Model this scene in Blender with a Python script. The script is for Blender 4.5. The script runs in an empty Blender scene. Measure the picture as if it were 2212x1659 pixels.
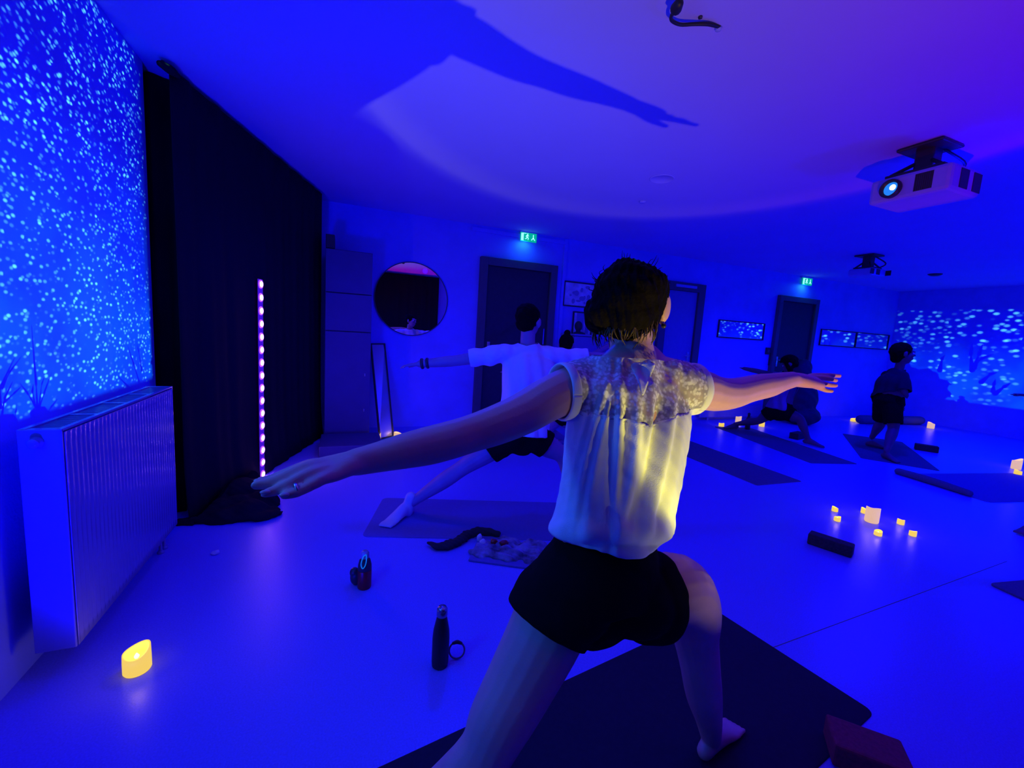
import bpy, bmesh, math, random
import numpy as np
from mathutils import Vector, Matrix, Euler
random.seed(7); rng = np.random.default_rng(7)
PI = math.pi
scn = bpy.context.scene
col = scn.collection
V = Vector
# ------------------------------------------------------------------ camera
F_PX, CX, CY, H = 917.8, 1106.0, 829.5, 1.3
pitch, roll, yaw = math.radians(7.09), math.radians(-3.60), math.radians(22.06)
cp, sp = math.cos(pitch), math.sin(pitch)
FW = V((math.sin(yaw) * cp, math.cos(yaw) * cp, -sp))
r0 = V((math.cos(yaw), -math.sin(yaw), 0)); d0 = FW.cross(r0)
RT = math.cos(roll) * r0 + math.sin(roll) * d0
DN = -math.sin(roll) * r0 + math.cos(roll) * d0
cam_d = bpy.data.cameras.new('camera'); cam = bpy.data.objects.new('camera', cam_d); col.objects.link(cam)
cam_d.sensor_width = 36; cam_d.lens = F_PX / 2212 * 36; cam_d.clip_start = .02
m = Matrix((( RT.x, -DN.x, -FW.x, 0), (RT.y, -DN.y, -FW.y, 0), (RT.z, -DN.z, -FW.z, H), (0, 0, 0, 1)))
cam.matrix_world = m
scn.camera = cam
scn.view_settings.view_transform = 'Standard'; scn.view_settings.look = 'None'
scn.view_settings.gamma = 1; scn.view_settings.use_curve_mapping = False
scn.view_settings.exposure = 0
scn.cycles.use_denoising = True; scn.cycles.use_adaptive_sampling = False
scn.cycles.max_bounces = 6; scn.cycles.diffuse_bounces = 4
scn.cycles.sample_clamp_indirect = 10
world = bpy.data.worlds.new('world'); scn.world = world; world.use_nodes = True
world.node_tree.nodes['Background'].inputs[0].default_value = (0, 0, .02, 1)

def ray(px, py): return (px - CX) * RT + (py - CY) * DN + F_PX * FW
def at(px, py, t): return V((0, 0, H)) + ray(px, py) * (t / F_PX)
def on_z(px, py, z=0.0):
    r = ray(px, py); return V((0, 0, H)) + r * ((z - H) / r.z)
def on_y(px, py, y):
    r = ray(px, py); return V((0, 0, H)) + r * (y / r.y)
def on_x(px, py, x):
    r = ray(px, py); return V((0, 0, H)) + r * (x / r.x)

# ------------------------------------------------------------------ lights
BLUE = (.001, .001, 1.0)
def area(name, loc, target, size, power, color, shape='DISK', sizey=None):
    l = bpy.data.lights.new(name, 'AREA'); l.energy = power; l.color = color; l.shape = shape; l.size = size
    if sizey: l.shape = 'RECTANGLE'; l.size_y = sizey
    o = bpy.data.objects.new(name, l); col.objects.link(o); o.location = loc
    o.rotation_euler = (V(target) - V(loc)).to_track_quat('-Z', 'Y').to_euler(); return o
def point(name, loc, power, color, r=.03):
    l = bpy.data.lights.new(name, 'POINT'); l.energy = power; l.color = color; l.shadow_soft_size = r
    o = bpy.data.objects.new(name, l); col.objects.link(o); o.location = loc; return o
def spot(name, loc, target, power, color, angle, blend=.1, r=.03):
    l = bpy.data.lights.new(name, 'SPOT'); l.energy = power; l.color = color; l.spot_size = angle; l.spot_blend = blend; l.shadow_soft_size = r
    o = bpy.data.objects.new(name, l); col.objects.link(o); o.location = loc
    o.rotation_euler = (V(target) - V(loc)).to_track_quat('-Z', 'Y').to_euler(); return o
CEIL = 2.62; BACK = 5.44; LEFT = -1.02; RIGHT = 10.8; REAR = -.8
# added blue fill under the ceiling, no fixtures there, beams downward
for p_, w_, t_ in (((.9, 3.1, 2.5), 75, (.9, 3.0, 0)), ((3.6, 1.6, 2.5), 80, (3.6, 1.8, 0)), ((6.2, 3.0, 2.5), 170, (6.2, 3.0, 0)), ((9.0, 2.6, 2.5), 150, (9.0, 2.6, 0)), ((1.7, 1.1, 2.5), 18, (1.6, 1.2, 0)), ((-.1, 1.4, 2.5), 30, (-.1, 1.3, 0))):
    spot('blue_fill_light', p_, t_, w_, BLUE, math.radians(165), .5, .05)
# added cyan-blue fill by the left wall, imitates the glow of its projection
spot('cyan_fill_light', (-.9, .9, 1.7), (1.4, 1.7, .9), 22, (.03, .20, 1.0), math.radians(125), .6, .12)
# added low blue fill out of view, brightens the ceiling and the far walls
spot('blue_fill_light', (4.8, -.6, .4), (3.6, 2.8, 2.6), 150, BLUE, math.radians(130), .6, .12)
spot('blue_fill_light', (8.8, -.6, .4), (7.6, 3.4, 2.4), 120, BLUE, math.radians(130), .6, .12)
spot('blue_fill_light', (-.86, .9, .2), (.9, 4.5, 2.4), 230, BLUE, math.radians(84), .7, .1)
# coloured uplighter standing on the floor just below the picture: magenta and warm diodes
UPL = V((1.07, -.25, .02)); UPA = V((.163, .445, .880)).normalized()
def uplighter():
    o = spot('uplighter_beam', UPL, UPL + UPA, 100, (1, 1, 1), math.radians(100), .0, .009)
    lt = o.data; lt.use_nodes = True; nt = lt.node_tree; N = nt.nodes; L = nt.links
    for n in list(N): N.remove(n)
    out = N.new('ShaderNodeOutputLight'); em = N.new('ShaderNodeEmission'); L.new(em.outputs[0], out.inputs[0])
    tc = N.new('ShaderNodeTexCoord'); R_ = o.rotation_euler.to_matrix().transposed()
    def dot(w):
        n = N.new('ShaderNodeVectorMath'); n.operation = 'DOT_PRODUCT'; L.new(tc.outputs['Normal'], n.inputs[0]); n.inputs[1].default_value = R_ @ w; return n.outputs['Value']
    def ss(x, a, b, lo=0, hi=1):
        n = N.new('ShaderNodeMapRange'); n.interpolation_type = 'SMOOTHSTEP'; L.new(x, n.inputs['Value'])
        n.inputs['From Min'].default_value = a; n.inputs['From Max'].default_value = b; n.inputs['To Min'].default_value = lo; n.inputs['To Max'].default_value = hi; return n.outputs[0]
    def mul(a, b, op='MULTIPLY'):
        n = N.new('ShaderNodeMath'); n.operation = op
        for i, x in enumerate((a, b)):
            if isinstance(x, (int, float)): n.inputs[i].default_value = x
            else: L.new(x, n.inputs[i])
        return n.outputs[0]
    c = dot(UPA)
    cone = mul(ss(c, .828, .845, 0, .84), ss(c, .782, .84, 0, .16), 'ADD')
    ring = mul(ss(c, .836, .845), ss(c, .870, .845)); cone = mul(cone, mul(1.0, mul(ring, .55), 'ADD'))
    g = ss(dot(V((-.55, .84, 0)).normalized()), -.05, .85)
    cb = N.new('ShaderNodeCombineColor'); L.new(cone, cb.inputs[0]); L.new(mul(cone, mul(g, .95)), cb.inputs[1]); L.new(mul(cone, .10), cb.inputs[2])
    L.new(cb.outputs[0], em.inputs['Color']); em.inputs['Strength'].default_value = 1
uplighter()

# ------------------------------------------------------------------ materials
def mat(name, color, rough=.6, metal=0, noise=0, nscale=20, bump=0, bscale=60, coat=0, emis=None, estr=0, spec=.5):
    M = bpy.data.materials.new(name); M.use_nodes = True; nt = M.node_tree; b = nt.nodes['Principled BSDF']
    b.inputs['Base Color'].default_value = (*color, 1); b.inputs['Roughness'].default_value = rough
    b.inputs['Metallic'].default_value = metal; b.inputs['Coat Weight'].default_value = coat
    b.inputs['Specular IOR Level'].default_value = spec
    tc = nt.nodes.new('ShaderNodeTexCoord')
    if noise:
        n = nt.nodes.new('ShaderNodeTexNoise'); n.inputs['Scale'].default_value = nscale; n.inputs['Detail'].default_value = 4
        nt.links.new(tc.outputs['Object'], n.inputs['Vector'])
        r = nt.nodes.new('ShaderNodeMapRange'); r.inputs['From Min'].default_value = .3; r.inputs['From Max'].default_value = .7
        r.inputs['To Min'].default_value = 1 - noise; r.inputs['To Max'].default_value = 1 + noise
        nt.links.new(n.outputs['Fac'], r.inputs['Value'])
        mx = nt.nodes.new('ShaderNodeVectorMath'); mx.operation = 'SCALE'; mx.inputs[0].default_value = color
        nt.links.new(r.outputs[0], mx.inputs['Scale']); nt.links.new(mx.outputs[0], b.inputs['Base Color'])
    if bump:
        n = nt.nodes.new('ShaderNodeTexNoise'); n.inputs['Scale'].default_value = bscale; n.inputs['Detail'].default_value = 3
        nt.links.new(tc.outputs['Object'], n.inputs['Vector'])
        bp = nt.nodes.new('ShaderNodeBump'); bp.inputs['Strength'].default_value = bump; bp.inputs['Distance'].default_value = .004
        nt.links.new(n.outputs['Fac'], bp.inputs['Height']); nt.links.new(bp.outputs[0], b.inputs['Normal'])
    if emis:
        b.inputs['Emission Color'].default_value = (*emis, 1); b.inputs['Emission Strength'].default_value = estr
    return M
def transp(name, color, alpha, rough=.5):
    M = mat(name, color, rough); M.node_tree.nodes['Principled BSDF'].inputs['Alpha'].default_value = alpha; return M
M_wall = mat('painted_wall', (.25, .32, .84), .75, noise=.05, nscale=5, bump=.25, bscale=120)
M_wall2 = mat('painted_wall_back', (.26, .26, .88), .6, noise=.06, nscale=3, bump=.3, bscale=90)
M_ceil = mat('painted_ceiling', (.38, .34, .88), .9, noise=.015, nscale=2, bump=.15, bscale=200)
M_floor = mat('speckled_floor', (.22, .21, .80), .33, noise=.10, nscale=170, bump=.10, bscale=140, spec=.4)
M_black = mat('black_drape', (.018, .018, .02), .9, bump=.4, bscale=300, spec=.1)
M_blackwall = mat('black_wall', (.03, .03, .035), .9, bump=.1, spec=.1)
M_dark = mat('dark_door', (.035, .035, .04), .6, noise=.1)
M_frame = mat('door_frame_paint', (.10, .10, .11), .5, noise=.05)
M_doorb = mat('blue_grey_door', (.2, .2, .48), .5, noise=.04)
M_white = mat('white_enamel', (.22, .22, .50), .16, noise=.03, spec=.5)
M_cab = mat('grey_laminate', (.06, .06, .20), .5, noise=.05, nscale=8)
M_metal = mat('brushed_metal', (.6, .6, .62), .3, metal=1, noise=.03)
M_mirror = mat('mirror_glass', (.92, .92, .94), .01, metal=1)
M_mat = mat('yoga_mat_rubber', (.025, .02, .042), .9, noise=.08, nscale=60, bump=.4, bscale=400, spec=.2)
M_mat_mid = mat('yoga_mat_blue', (.14, .13, .42), .8, noise=.05, nscale=60, bump=.3, bscale=300, spec=.2)
M_mat_far = mat('yoga_mat_dark_blue', (.14, .14, .2), .85, noise=.08, nscale=60, bump=.3, bscale=300, spec=.15)
M_block = mat('cork_block', (.06, .035, .04), .9, noise=.35, nscale=80, bump=.5, bscale=150)
M_blockr = mat('red_foam_block', (.25, .03, .06), .9, noise=.2, nscale=80, bump=.3)
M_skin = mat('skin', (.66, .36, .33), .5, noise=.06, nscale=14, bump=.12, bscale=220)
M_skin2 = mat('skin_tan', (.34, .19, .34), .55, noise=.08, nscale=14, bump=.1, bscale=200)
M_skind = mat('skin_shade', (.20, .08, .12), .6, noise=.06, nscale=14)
M_hair = mat('dark_hair', (.005, .003, .003), .85, noise=.4, nscale=60, bump=.6, bscale=140, spec=.08)
M_hairlit = mat('lit_hair_tips', (.07, .035, .01), .5, noise=.3, nscale=80)  # lighter copy of the hair colour, carries the warm uplight at the nape
M_shorts = mat('black_jersey', (.008, .008, .009), .95, bump=.2, bscale=200, spec=.05)
M_blouse = mat('white_blouse_cloth', (.80, .80, .80), .8, noise=.03, nscale=30, bump=.25, bscale=500)
M_tee = mat('white_tee_cloth', (.82, .82, .84), .85, noise=.03, nscale=30, bump=.25, bscale=300)
M_purple = mat('purple_top_cloth', (.30, .16, .34), .85, noise=.06)
M_darktop = mat('dark_top_cloth', (.02, .02, .025), .9, noise=.1)
M_sock = mat('white_sock', (.6, .6, .65), .9, bump=.3, bscale=300)
M_nail = mat('nail', (.6, .4, .38), .3)
M_eye = mat('eye_white', (.8, .8, .8), .2)
M_plastic = mat('grey_plastic', (.30, .34, .75), .45, noise=.03)
M_plasticd = mat('dark_plastic', (.03, .03, .035), .4)
M_red = mat('red_bottle', (.30, .012, .012), .35, noise=.05)
M_green = mat('green_strap', (.02, .75, .45), .6, emis=(.02, .8, .5), estr=.12)
M_clear = mat('clear_plastic', (.3, .3, .38), .12)
M_paper = mat('paper', (.75, .75, .75), .9, noise=.1, nscale=12)
M_cable = mat('black_cable', (.012, .012, .012), .5)

# ------------------------------------------------------------------ object helpers
def tag(o, label=None, cat=None, group=None, kind=None):
    if label: o['label'] = label
    if cat: o['category'] = cat
    if group: o['group'] = group
    if kind: o['kind'] = kind
    return o
def mk(name, verts, faces, material, parent=None, smooth=False):
    me = bpy.data.meshes.new(name); me.from_pydata([tuple(v) for v in verts], [], [tuple(f) for f in faces]); me.update()
    return mkm(name, me, material, parent, smooth)
def mkm(name, me, material, parent=None, smooth=False):
    o = bpy.data.objects.new(name, me); col.objects.link(o)
    if isinstance(material, (list, tuple)):
        for x in material: me.materials.append(x)
    else: me.materials.append(material)
    if smooth:
        me.polygons.foreach_set('use_smooth', [True] * len(me.polygons))
    if parent is not None:
        o.parent = parent
        o.matrix_parent_inverse = Matrix.Translation(-V(parent.location)) if parent.type == 'EMPTY' and parent.rotation_euler[2] == 0 else Matrix.Identity(4)
    return o
def thing(name, loc, label, cat, group=None):
    o = bpy.data.objects.new(name, None); col.objects.link(o); o.location = loc; o.empty_display_size = .05
    return tag(o, label, cat, group)
class MB:
    def __init__(s): s.v = []; s.f = []
    def add(s, v, f):
        n = len(s.v); s.v += [V(x) for x in v]; s.f += [tuple(i + n for i in q) for q in f]; return s
    def box(s, c, size, rot=None, bev=0):
        bm = bmesh.new(); bmesh.ops.create_cube(bm, size=1)
        for v in bm.verts: v.co = V((v.co.x * size[0], v.co.y * size[1], v.co.z * size[2]))
        if bev: bmesh.ops.bevel(bm, geom=bm.edges[:], offset=bev, segments=2, affect='EDGES', profile=.5)
        R = Euler(rot).to_matrix() if rot else Matrix.Identity(3)
        vs = [R @ v.co + V(c) for v in bm.verts]; bm.verts.index_update()
        s.add(vs, [[v.index for v in f.verts] for f in bm.faces]); bm.free(); return s
    def tube(s, pts, r, n=12, cap=True):
        vs, fs = tube_geo(pts, r, n); return s.add(vs, fs)
    def lathe(s, prof, c, n=24, R=None):
        vs = []; fs = []
        for (rr, z) in prof:
            for k in range(n):
                a = 2 * PI * k / n; p = V((rr * math.cos(a), rr * math.sin(a), z))
                vs.append((R @ p if R else p) + V(c))
        for i in range(len(prof) - 1):
            for k in range(n):
                fs.append((i * n + k, i * n + (k + 1) % n, (i + 1) * n + (k + 1) % n, (i + 1) * n + k))
        fs.append(tuple(range(n))[::-1]); fs.append(tuple(range((len(prof) - 1) * n, len(prof) * n)))
        return s.add(vs, fs)
    def obj(s, name, material, parent=None, smooth=False): return mk(name, s.v, s.f, material, parent, smooth)
def catmull(pts, sub=5):
    P = [np.array(p, float) for p in pts]
    if len(P) == 2: return [P[0] + (P[1] - P[0]) * i / sub for i in range(sub + 1)]
    out = []
    for i in range(len(P) - 1):
        a = P[i - 1] if i else 2 * P[0] - P[1]; b = P[i]; c = P[i + 1]; d = P[i + 2] if i + 2 < len(P) else 2 * P[-1] - P[-2]
        for k in range(sub):
            t = k / sub
            out.append(.5 * (2 * b + (c - a) * t + (2 * a - 5 * b + 4 * c - d) * t * t + (3 * b - a - 3 * c + d) * t ** 3))
    out.append(P[-1]); return out
def tube_geo(pts, r, n=12, up=None, sub=5, round_ends=True):
    """pts: list of xyz; r: number or list of r / (r_side, r_up)"""
    if not isinstance(r, (list,)): r = [r] * len(pts)
    rr = [(x, x) if not isinstance(x, (tuple, list)) else tuple(x) for x in r]
    data = [list(p) + list(q) for p, q in zip(pts, rr)]
    S = catmull(data, sub)
    if round_ends:
        def ends(a, b, first):
            d = a[:3] - b[:3]; L = np.linalg.norm(d); d = d / max(L, 1e-9); o = []
            rad = (a[3] + a[4]) / 2
            for q in (.5, .85, .99):
                x = a.copy(); x[:3] = a[:3] + d * rad * q; sc = math.sqrt(1 - q * q); x[3:] = a[3:] * sc; o.append(x)
            return o[::-1] if first else o
        S = ends(S[0], S[1], True) + S + ends(S[-1], S[-2], False)
    vs = []; fs = []; prev = None
    for i, q in enumerate(S):
        a = S[max(i - 1, 0)][:3]; b = S[min(i + 1, len(S) - 1)][:3]; T = V(b - a)
        T = T.normalized() if T.length > 1e-9 else V((0, 0, 1))
        if up is not None: U = V(up)
        elif prev is not None: U = prev
        else: U = V((0, 0, 1)) if abs(T.z) < .9 else V((0, 1, 0))
        U = (U - T * U.dot(T))
        if U.length < 1e-6: U = V((1, 0, 0)) - T * T.x
        U.normalize(); Sd = T.cross(U); prev = U
        for k in range(n):
            an = 2 * PI * k / n
            vs.append(V(q[:3]) + Sd * (q[3] * math.cos(an)) + U * (q[4] * math.sin(an)))
    m_ = len(S)
    for i in range(m_ - 1):
        for k in range(n):
            fs.append((i * n + k, i * n + (k + 1) % n, (i + 1) * n + (k + 1) % n, (i + 1) * n + k))
    fs.append(tuple(range(n))[::-1]); fs.append(tuple(range((m_ - 1) * n, m_ * n)))
    return vs, fs
def ell_geo(c, rad, R=None, seg=20, rings=12):
    vs = []; fs = []; R = R or Matrix.Identity(3)
    for i in range(rings + 1):
        th = PI * i / rings; th = min(max(th, .02), PI - .02)
        for k in range(seg):
            a = 2 * PI * k / seg
            vs.append(V(c) + R @ V((rad[0] * math.sin(th) * math.cos(a), rad[1] * math.sin(th) * math.sin(a), rad[2] * math.cos(th))))
    for i in range(rings):
        for k in range(seg):
            fs.append((i * seg + k, (i + 1) * seg + k, (i + 1) * seg + (k + 1) % seg, i * seg + (k + 1) % seg))
    fs.append(tuple(range(seg))); fs.append(tuple(range(rings * seg, (rings + 1) * seg))[::-1])
    return vs, fs
def blob(prims, voxel=.006, smooth=4):
    """fuse overlapping closed shapes into one continuous surface; returns numpy verts and faces"""
    mb = MB()
    for v, f in prims: mb.add(v, f)
    me = bpy.data.meshes.new('tmp'); me.from_pydata([tuple(v) for v in mb.v], [], mb.f)
    o = bpy.data.objects.new('tmp', me); col.objects.link(o)
    md = o.modifiers.new('r', 'REMESH'); md.mode = 'VOXEL'; md.voxel_size = voxel
    if smooth:
        s = o.modifiers.new('s', 'SMOOTH'); s.factor = .5; s.iterations = smooth
    dg = bpy.context.evaluated_depsgraph_get(); ev = o.evaluated_get(dg)
    m2 = bpy.data.meshes.new_from_object(ev)
    n = len(m2.vertices); co = np.empty(n * 3, np.float32); m2.vertices.foreach_get('co', co); co = co.reshape(-1, 3).astype(float)
    nf = len(m2.polygons); lt = np.empty(nf, np.int32); m2.polygons.foreach_get('loop_total', lt)
    lv = np.empty(int(lt.sum()), np.int32); m2.loops.foreach_get('vertex_index', lv)
    if (lt == 4).all(): F = lv.reshape(-1, 4)
    else:
        F = []; i = 0
        for t in lt:
            q = list(lv[i:i + t]); i += t
            F.append(q[:4] if t >= 4 else q + [q[-1]])
        F = np.array(F)
    bpy.data.objects.remove(o); bpy.data.meshes.remove(me); bpy.data.meshes.remove(m2)
    return co, F
def normals(co, F):
    a, b, c, d = (co[F[:, i]] for i in range(4)); n = np.cross(c - a, d - b); N = np.zeros_like(co)
    for i in range(4): np.add.at(N, F[:, i], n)
    return N / np.maximum(np.linalg.norm(N, axis=1, keepdims=True), 1e-9)
def bl_obj(name, co, F, material, parent=None, keep=None, solid=0):
    if keep is not None:
        F = F[keep]; used = np.unique(F); mp = -np.ones(len(co), int); mp[used] = np.arange(len(used)); co = co[used]; F = mp[F]
    if keep is not None:
        E_ = np.sort(np.concatenate([F[:, [0, 1]], F[:, [1, 2]], F[:, [2, 3]], F[:, [3, 0]]]), axis=1); E_ = E_[E_[:, 0] != E_[:, 1]]
        ue, cnt = np.unique(E_, axis=0, return_counts=True); be = ue[cnt == 1]
        co = co.copy()
        for _ in range(6):
            acc = np.zeros_like(co); k = np.zeros(len(co)); np.add.at(acc, be[:, 0], co[be[:, 1]]); np.add.at(acc, be[:, 1], co[be[:, 0]]); np.add.at(k, be.ravel(), 1)
            w = k > 0; co[w] = co[w] * .4 + acc[w] / k[w][:, None] * .6
    me = bpy.data.meshes.new(name)
    fl = [tuple(dict.fromkeys(int(i) for i in q)) for q in F]
    me.from_pydata(co.tolist(), [], [q for q in fl if len(q) > 2]); me.update()
    o = mkm(name, me, material, parent, True)
    if solid:
        md = o.modifiers.new('thickness', 'SOLIDIFY'); md.thickness = solid; md.offset = 0
    return o

# ------------------------------------------------------------------ room shell
def slab(name, c, size, material): return tag(MB().box(c, size).obj(name, material), kind='structure')
XC, XW = (LEFT + RIGHT) / 2, RIGHT - LEFT
slab('floor', (4.5, 2.32, -.05), (13.6, 6.5, .1), M_floor)
slab('ceiling', (4.5, 2.32, CEIL + .05), (13.6, 6.5, .1), M_ceil)
slab('wall_back', (4.5, BACK + .06, CEIL / 2), (13.6, .12, CEIL + .1), M_wall2)
slab('wall_rear', (4.9, REAR - .06, CEIL / 2), (12.0, .12, CEIL + .1), M_wall)
slab('wall_right', (RIGHT + .06, 2.32, CEIL / 2), (.12, 6.3, CEIL + .1), M_wall)
slab('wall_left', (LEFT - .06, (3.09 + REAR) / 2, CEIL / 2), (.12, 3.09 - REAR, CEIL + .1), M_wall)
slab('wall_recess', (-2.02, 4.2, CEIL / 2), (.12, 2.5, CEIL + .1), M_blackwall)
slab('wall_recess_front', (-1.6, 3.06, CEIL / 2), (1.05, .06, CEIL + .1), M_blackwall)
# joint line across the floor
a = on_z(1680, 1395); b = on_z(1965, 1290)
dd = (b - a).normalized(); a2 = a - dd * .3; b2 = b + dd * 1.2; nn = V((-dd.y, dd.x, 0)) * .0018
tag(mk('trim_1', [a2 - nn + V((0, 0, .0006)), b2 - nn + V((0, 0, .0006)), b2 + nn + V((0, 0, .0006)), a2 + nn + V((0, 0, .0006)), a2 - nn, b2 - nn, b2 + nn, a2 + nn], [(0, 1, 2, 3), (4, 7, 6, 5), (0, 4, 5, 1), (1, 5, 6, 2), (2, 6, 7, 3), (3, 7, 4, 0)], mat('joint', (.15, .15, .16), .8)), kind='structure')
slab('baseboard_back', ((on_y(1202, 740, BACK).x + 5.0) / 2 + .1, BACK - .008, .04), (4.4 - on_y(1202, 740, BACK).x + .2, .016, .08), M_wall)
# wall lines above the first door (shallow boxed-out panel)
def wall_door(n, pxl, pxr, ytop_px, leaf_mat, frame_w=.09, panel=None, sign_y=0):
    l = on_y(pxl[0], pxl[1], BACK); r = on_y(pxr[0], pxr[1], BACK); top = 2.23
    x0, x1 = l.x, r.x; root = tag(bpy.data.objects.new('door_%d' % n, None), kind='structure'); col.objects.link(root)
    root.location = ((x0 + x1) / 2, BACK, 0)
    f = MB()
    f.box((x0 + frame_w / 2, BACK - .03, top / 2), (frame_w, .07, top), bev=.006)
    f.box((x1 - frame_w / 2, BACK - .03, top / 2), (frame_w, .07, top), bev=.006)
    f.box(((x0 + x1) / 2, BACK - .03, top - frame_w / 2), (x1 - x0 - 2 * frame_w, .07, frame_w), bev=.004)
    f.obj('door_frame', M_frame, root)
    L = MB().box(((x0 + x1) / 2, BACK - .012, (top - frame_w) / 2 + .003), (x1 - x0 - 2 * frame_w - .008, .03, top - frame_w - .012), bev=.003)
    leaf = L.obj('door_leaf', leaf_mat, root)
    hx = x0 + frame_w + .07 if n != 2 else x1 - frame_w - .07
    h = MB(); h.box((hx, BACK - .032, 1.05), (.04, .008, .18), bev=.002); h.tube([(hx, BACK - .04, 1.08), (hx, BACK - .075, 1.08), (hx + .1 * (1 if n != 2 else -1), BACK - .075, 1.08)], .008, 8)
    h.obj('door_handle', M_metal, root, True)
    return root, x0, x1, top
D1, d1x0, d1x1, _ = wall_door(1, (1037, 553), (1202, 573), 0, M_dark, .10)
D2, d2x0, d2x1, _ = wall_door(2, (1428, 605), (1520, 617), 0, M_doorb, .13)
D3, d3x0, d3x1, _ = wall_door(3, (1680, 640), (1765, 648), 0, M_dark, .09)
MB().box((d2x1 - .42, BACK - .07, 2.17), (.42, .03, .04), bev=.004).obj('door_closer', M_plastic, D2)
MB().box((d1x1 - .14, BACK - .03, 1.25), (.012, .012, .22)).obj('door_seal', M_metal, D1)
# slim casing strip beside the first door
tag(MB().box((d1x1 + .12, BACK - .012, 1.3), (.05, .024, 2.6)).obj('trim_2', M_wall2), kind='structure')
tag(MB().box(((d1x0 + d1x1) / 2, BACK - .01, 2.56), (d1x1 - d1x0 + .25, .02, .05)).obj('trim_3', M_wall2), kind='structure')

# ------------------------------------------------------------------ projectors with their star picture
def gobo(lt, urange, vrange, seed, bushes, strength, star_scale, glow, dens=.5):
    """turns a spot lamp into a projected star field; u, v are direction tangents in the lamp's own frame"""
    lt.use_nodes = True; nt = lt.node_tree; N = nt.nodes; L = nt.links
    for n in list(N): N.remove(n)
    out = N.new('ShaderNodeOutputLight'); em = N.new('ShaderNodeEmission'); L.new(em.outputs[0], out.inputs[0])
    tc = N.new('ShaderNodeTexCoord'); sx = N.new('ShaderNodeSeparateXYZ'); L.new(tc.outputs['Normal'], sx.inputs[0])
    def mth(op, a, b=None, c=None, clamp=False):
        n = N.new('ShaderNodeMath'); n.operation = op; n.use_clamp = clamp
        for i, x in enumerate((a, b, c)):
            if x is None: continue
            if isinstance(x, (int, float)): n.inputs[i].default_value = x
            else: L.new(x, n.inputs[i])
        return n.outputs[0]
    az = mth('ABSOLUTE', sx.outputs[2])
    u = mth('DIVIDE', sx.outputs[0], az); v = mth('DIVIDE', sx.outputs[1], az)
    cb = N.new('ShaderNodeCombineXYZ'); L.new(u, cb.inputs[0]); L.new(v, cb.inputs[1]); cb.inputs[2].default_value = seed
    P = cb.outputs[0]
    def sstep(x, a, b):
        n = N.new('ShaderNodeMapRange'); n.interpolation_type = 'SMOOTHSTEP'; L.new(x, n.inputs['Value'])
        n.inputs['From Min'].default_value = a; n.inputs['From Max'].default_value = b; return n.outputs[0]
    e = .004
    m1 = mth('MULTIPLY', sstep(u, urange[0] - e, urange[0] + e), sstep(u, urange[1] + e, urange[1] - e))
    m2 = mth('MULTIPLY', sstep(v, vrange[0] - e, vrange[0] + e), sstep(v, vrange[1] + e, vrange[1] - e))
    mask = mth('MULTIPLY', m1, m2)
    def vor(sc, r0_, r1_, thr):
        vn = N.new('ShaderNodeTexVoronoi'); vn.voronoi_dimensions = '3D'; vn.inputs['Scale'].default_value = sc; vn.inputs['Randomness'].default_value = 1
        # slanted little ellipses
        mp = N.new('ShaderNodeMapping'); mp.inputs['Rotation'].default_value = (0, 0, .5); mp.inputs['Scale'].default_value = (.62, 1, 0.0)
        L.new(P, mp.inputs[0]); L.new(mp.outputs[0], vn.inputs['Vector'])
        s = N.new('ShaderNodeSeparateColor'); L.new(vn.outputs['Color'], s.inputs[0])
        d = sstep(vn.outputs['Distance'], r1_, r0_)
        return mth('MULTIPLY', d, mth('MULTIPLY', sstep(s.outputs[0], thr, 1.0), 1.0))
    s1 = vor(star_scale, .16, .50, dens); s2 = vor(star_scale * .45, .07, .22, .6)
    no = N.new('ShaderNodeTexNoise'); no.inputs['Scale'].default_value = 9; no.inputs['Detail'].default_value = 3; L.new(P, no.inputs['Vector'])
    dn = sstep(no.outputs['Fac'], .3, .62)
    stars = mth('ADD', mth('MULTIPLY', s1, mth('ADD', mth('MULTIPLY', dn, .8), .35)), mth('MULTIPLY', s2, 1.2))
    # milky glow near the horizon of the picture
    gl = sstep(v, vrange[0] + (vrange[1] - vrange[0]) * .75, vrange[0] + (vrange[1] - vrange[0]) * .1)
    gl = mth('MULTIPLY', gl, mth('ADD', mth('MULTIPLY', dn, .6), .4)); gl = mth('MULTIPLY', gl, glow)
    # bushes: silhouettes made of short stems and a ragged mass
    dark = None
    for (a_, b_, w_) in bushes:
        pa = N.new('ShaderNodeVectorMath'); pa.operation = 'SUBTRACT'; L.new(P, pa.inputs[0]); pa.inputs[1].default_value = (a_[0], a_[1], seed)
        ba = V((b_[0] - a_[0], b_[1] - a_[1], 0)); dt = N.new('ShaderNodeVectorMath'); dt.operation = 'DOT_PRODUCT'; L.new(pa.outputs[0], dt.inputs[0]); dt.inputs[1].default_value = ba / ba.length_squared
        h = mth('ADD', dt.outputs['Value'], 0.0, clamp=True)
        sc = N.new('ShaderNodeVectorMath'); sc.operation = 'SCALE'; sc.inputs[0].default_value = ba; L.new(h, sc.inputs['Scale'])
        sb = N.new('ShaderNodeVectorMath'); sb.operation = 'DISTANCE'; L.new(pa.outputs[0], sb.inputs[0]); L.new(sc.outputs[0], sb.inputs[1])
        wd = mth('MULTIPLY', mth('SUBTRACT', 1.3, h), w_)
        hit = mth('LESS_THAN', sb.outputs['Value'], wd)
        dark = hit if dark is None else mth('MAXIMUM', dark, hit)
    return dict(N=N, L=L, mth=mth, sstep=sstep, u=u, v=v, P=P, mask=mask, stars=stars, gl=gl, dark=dark, em=em, strength=strength)
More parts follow.
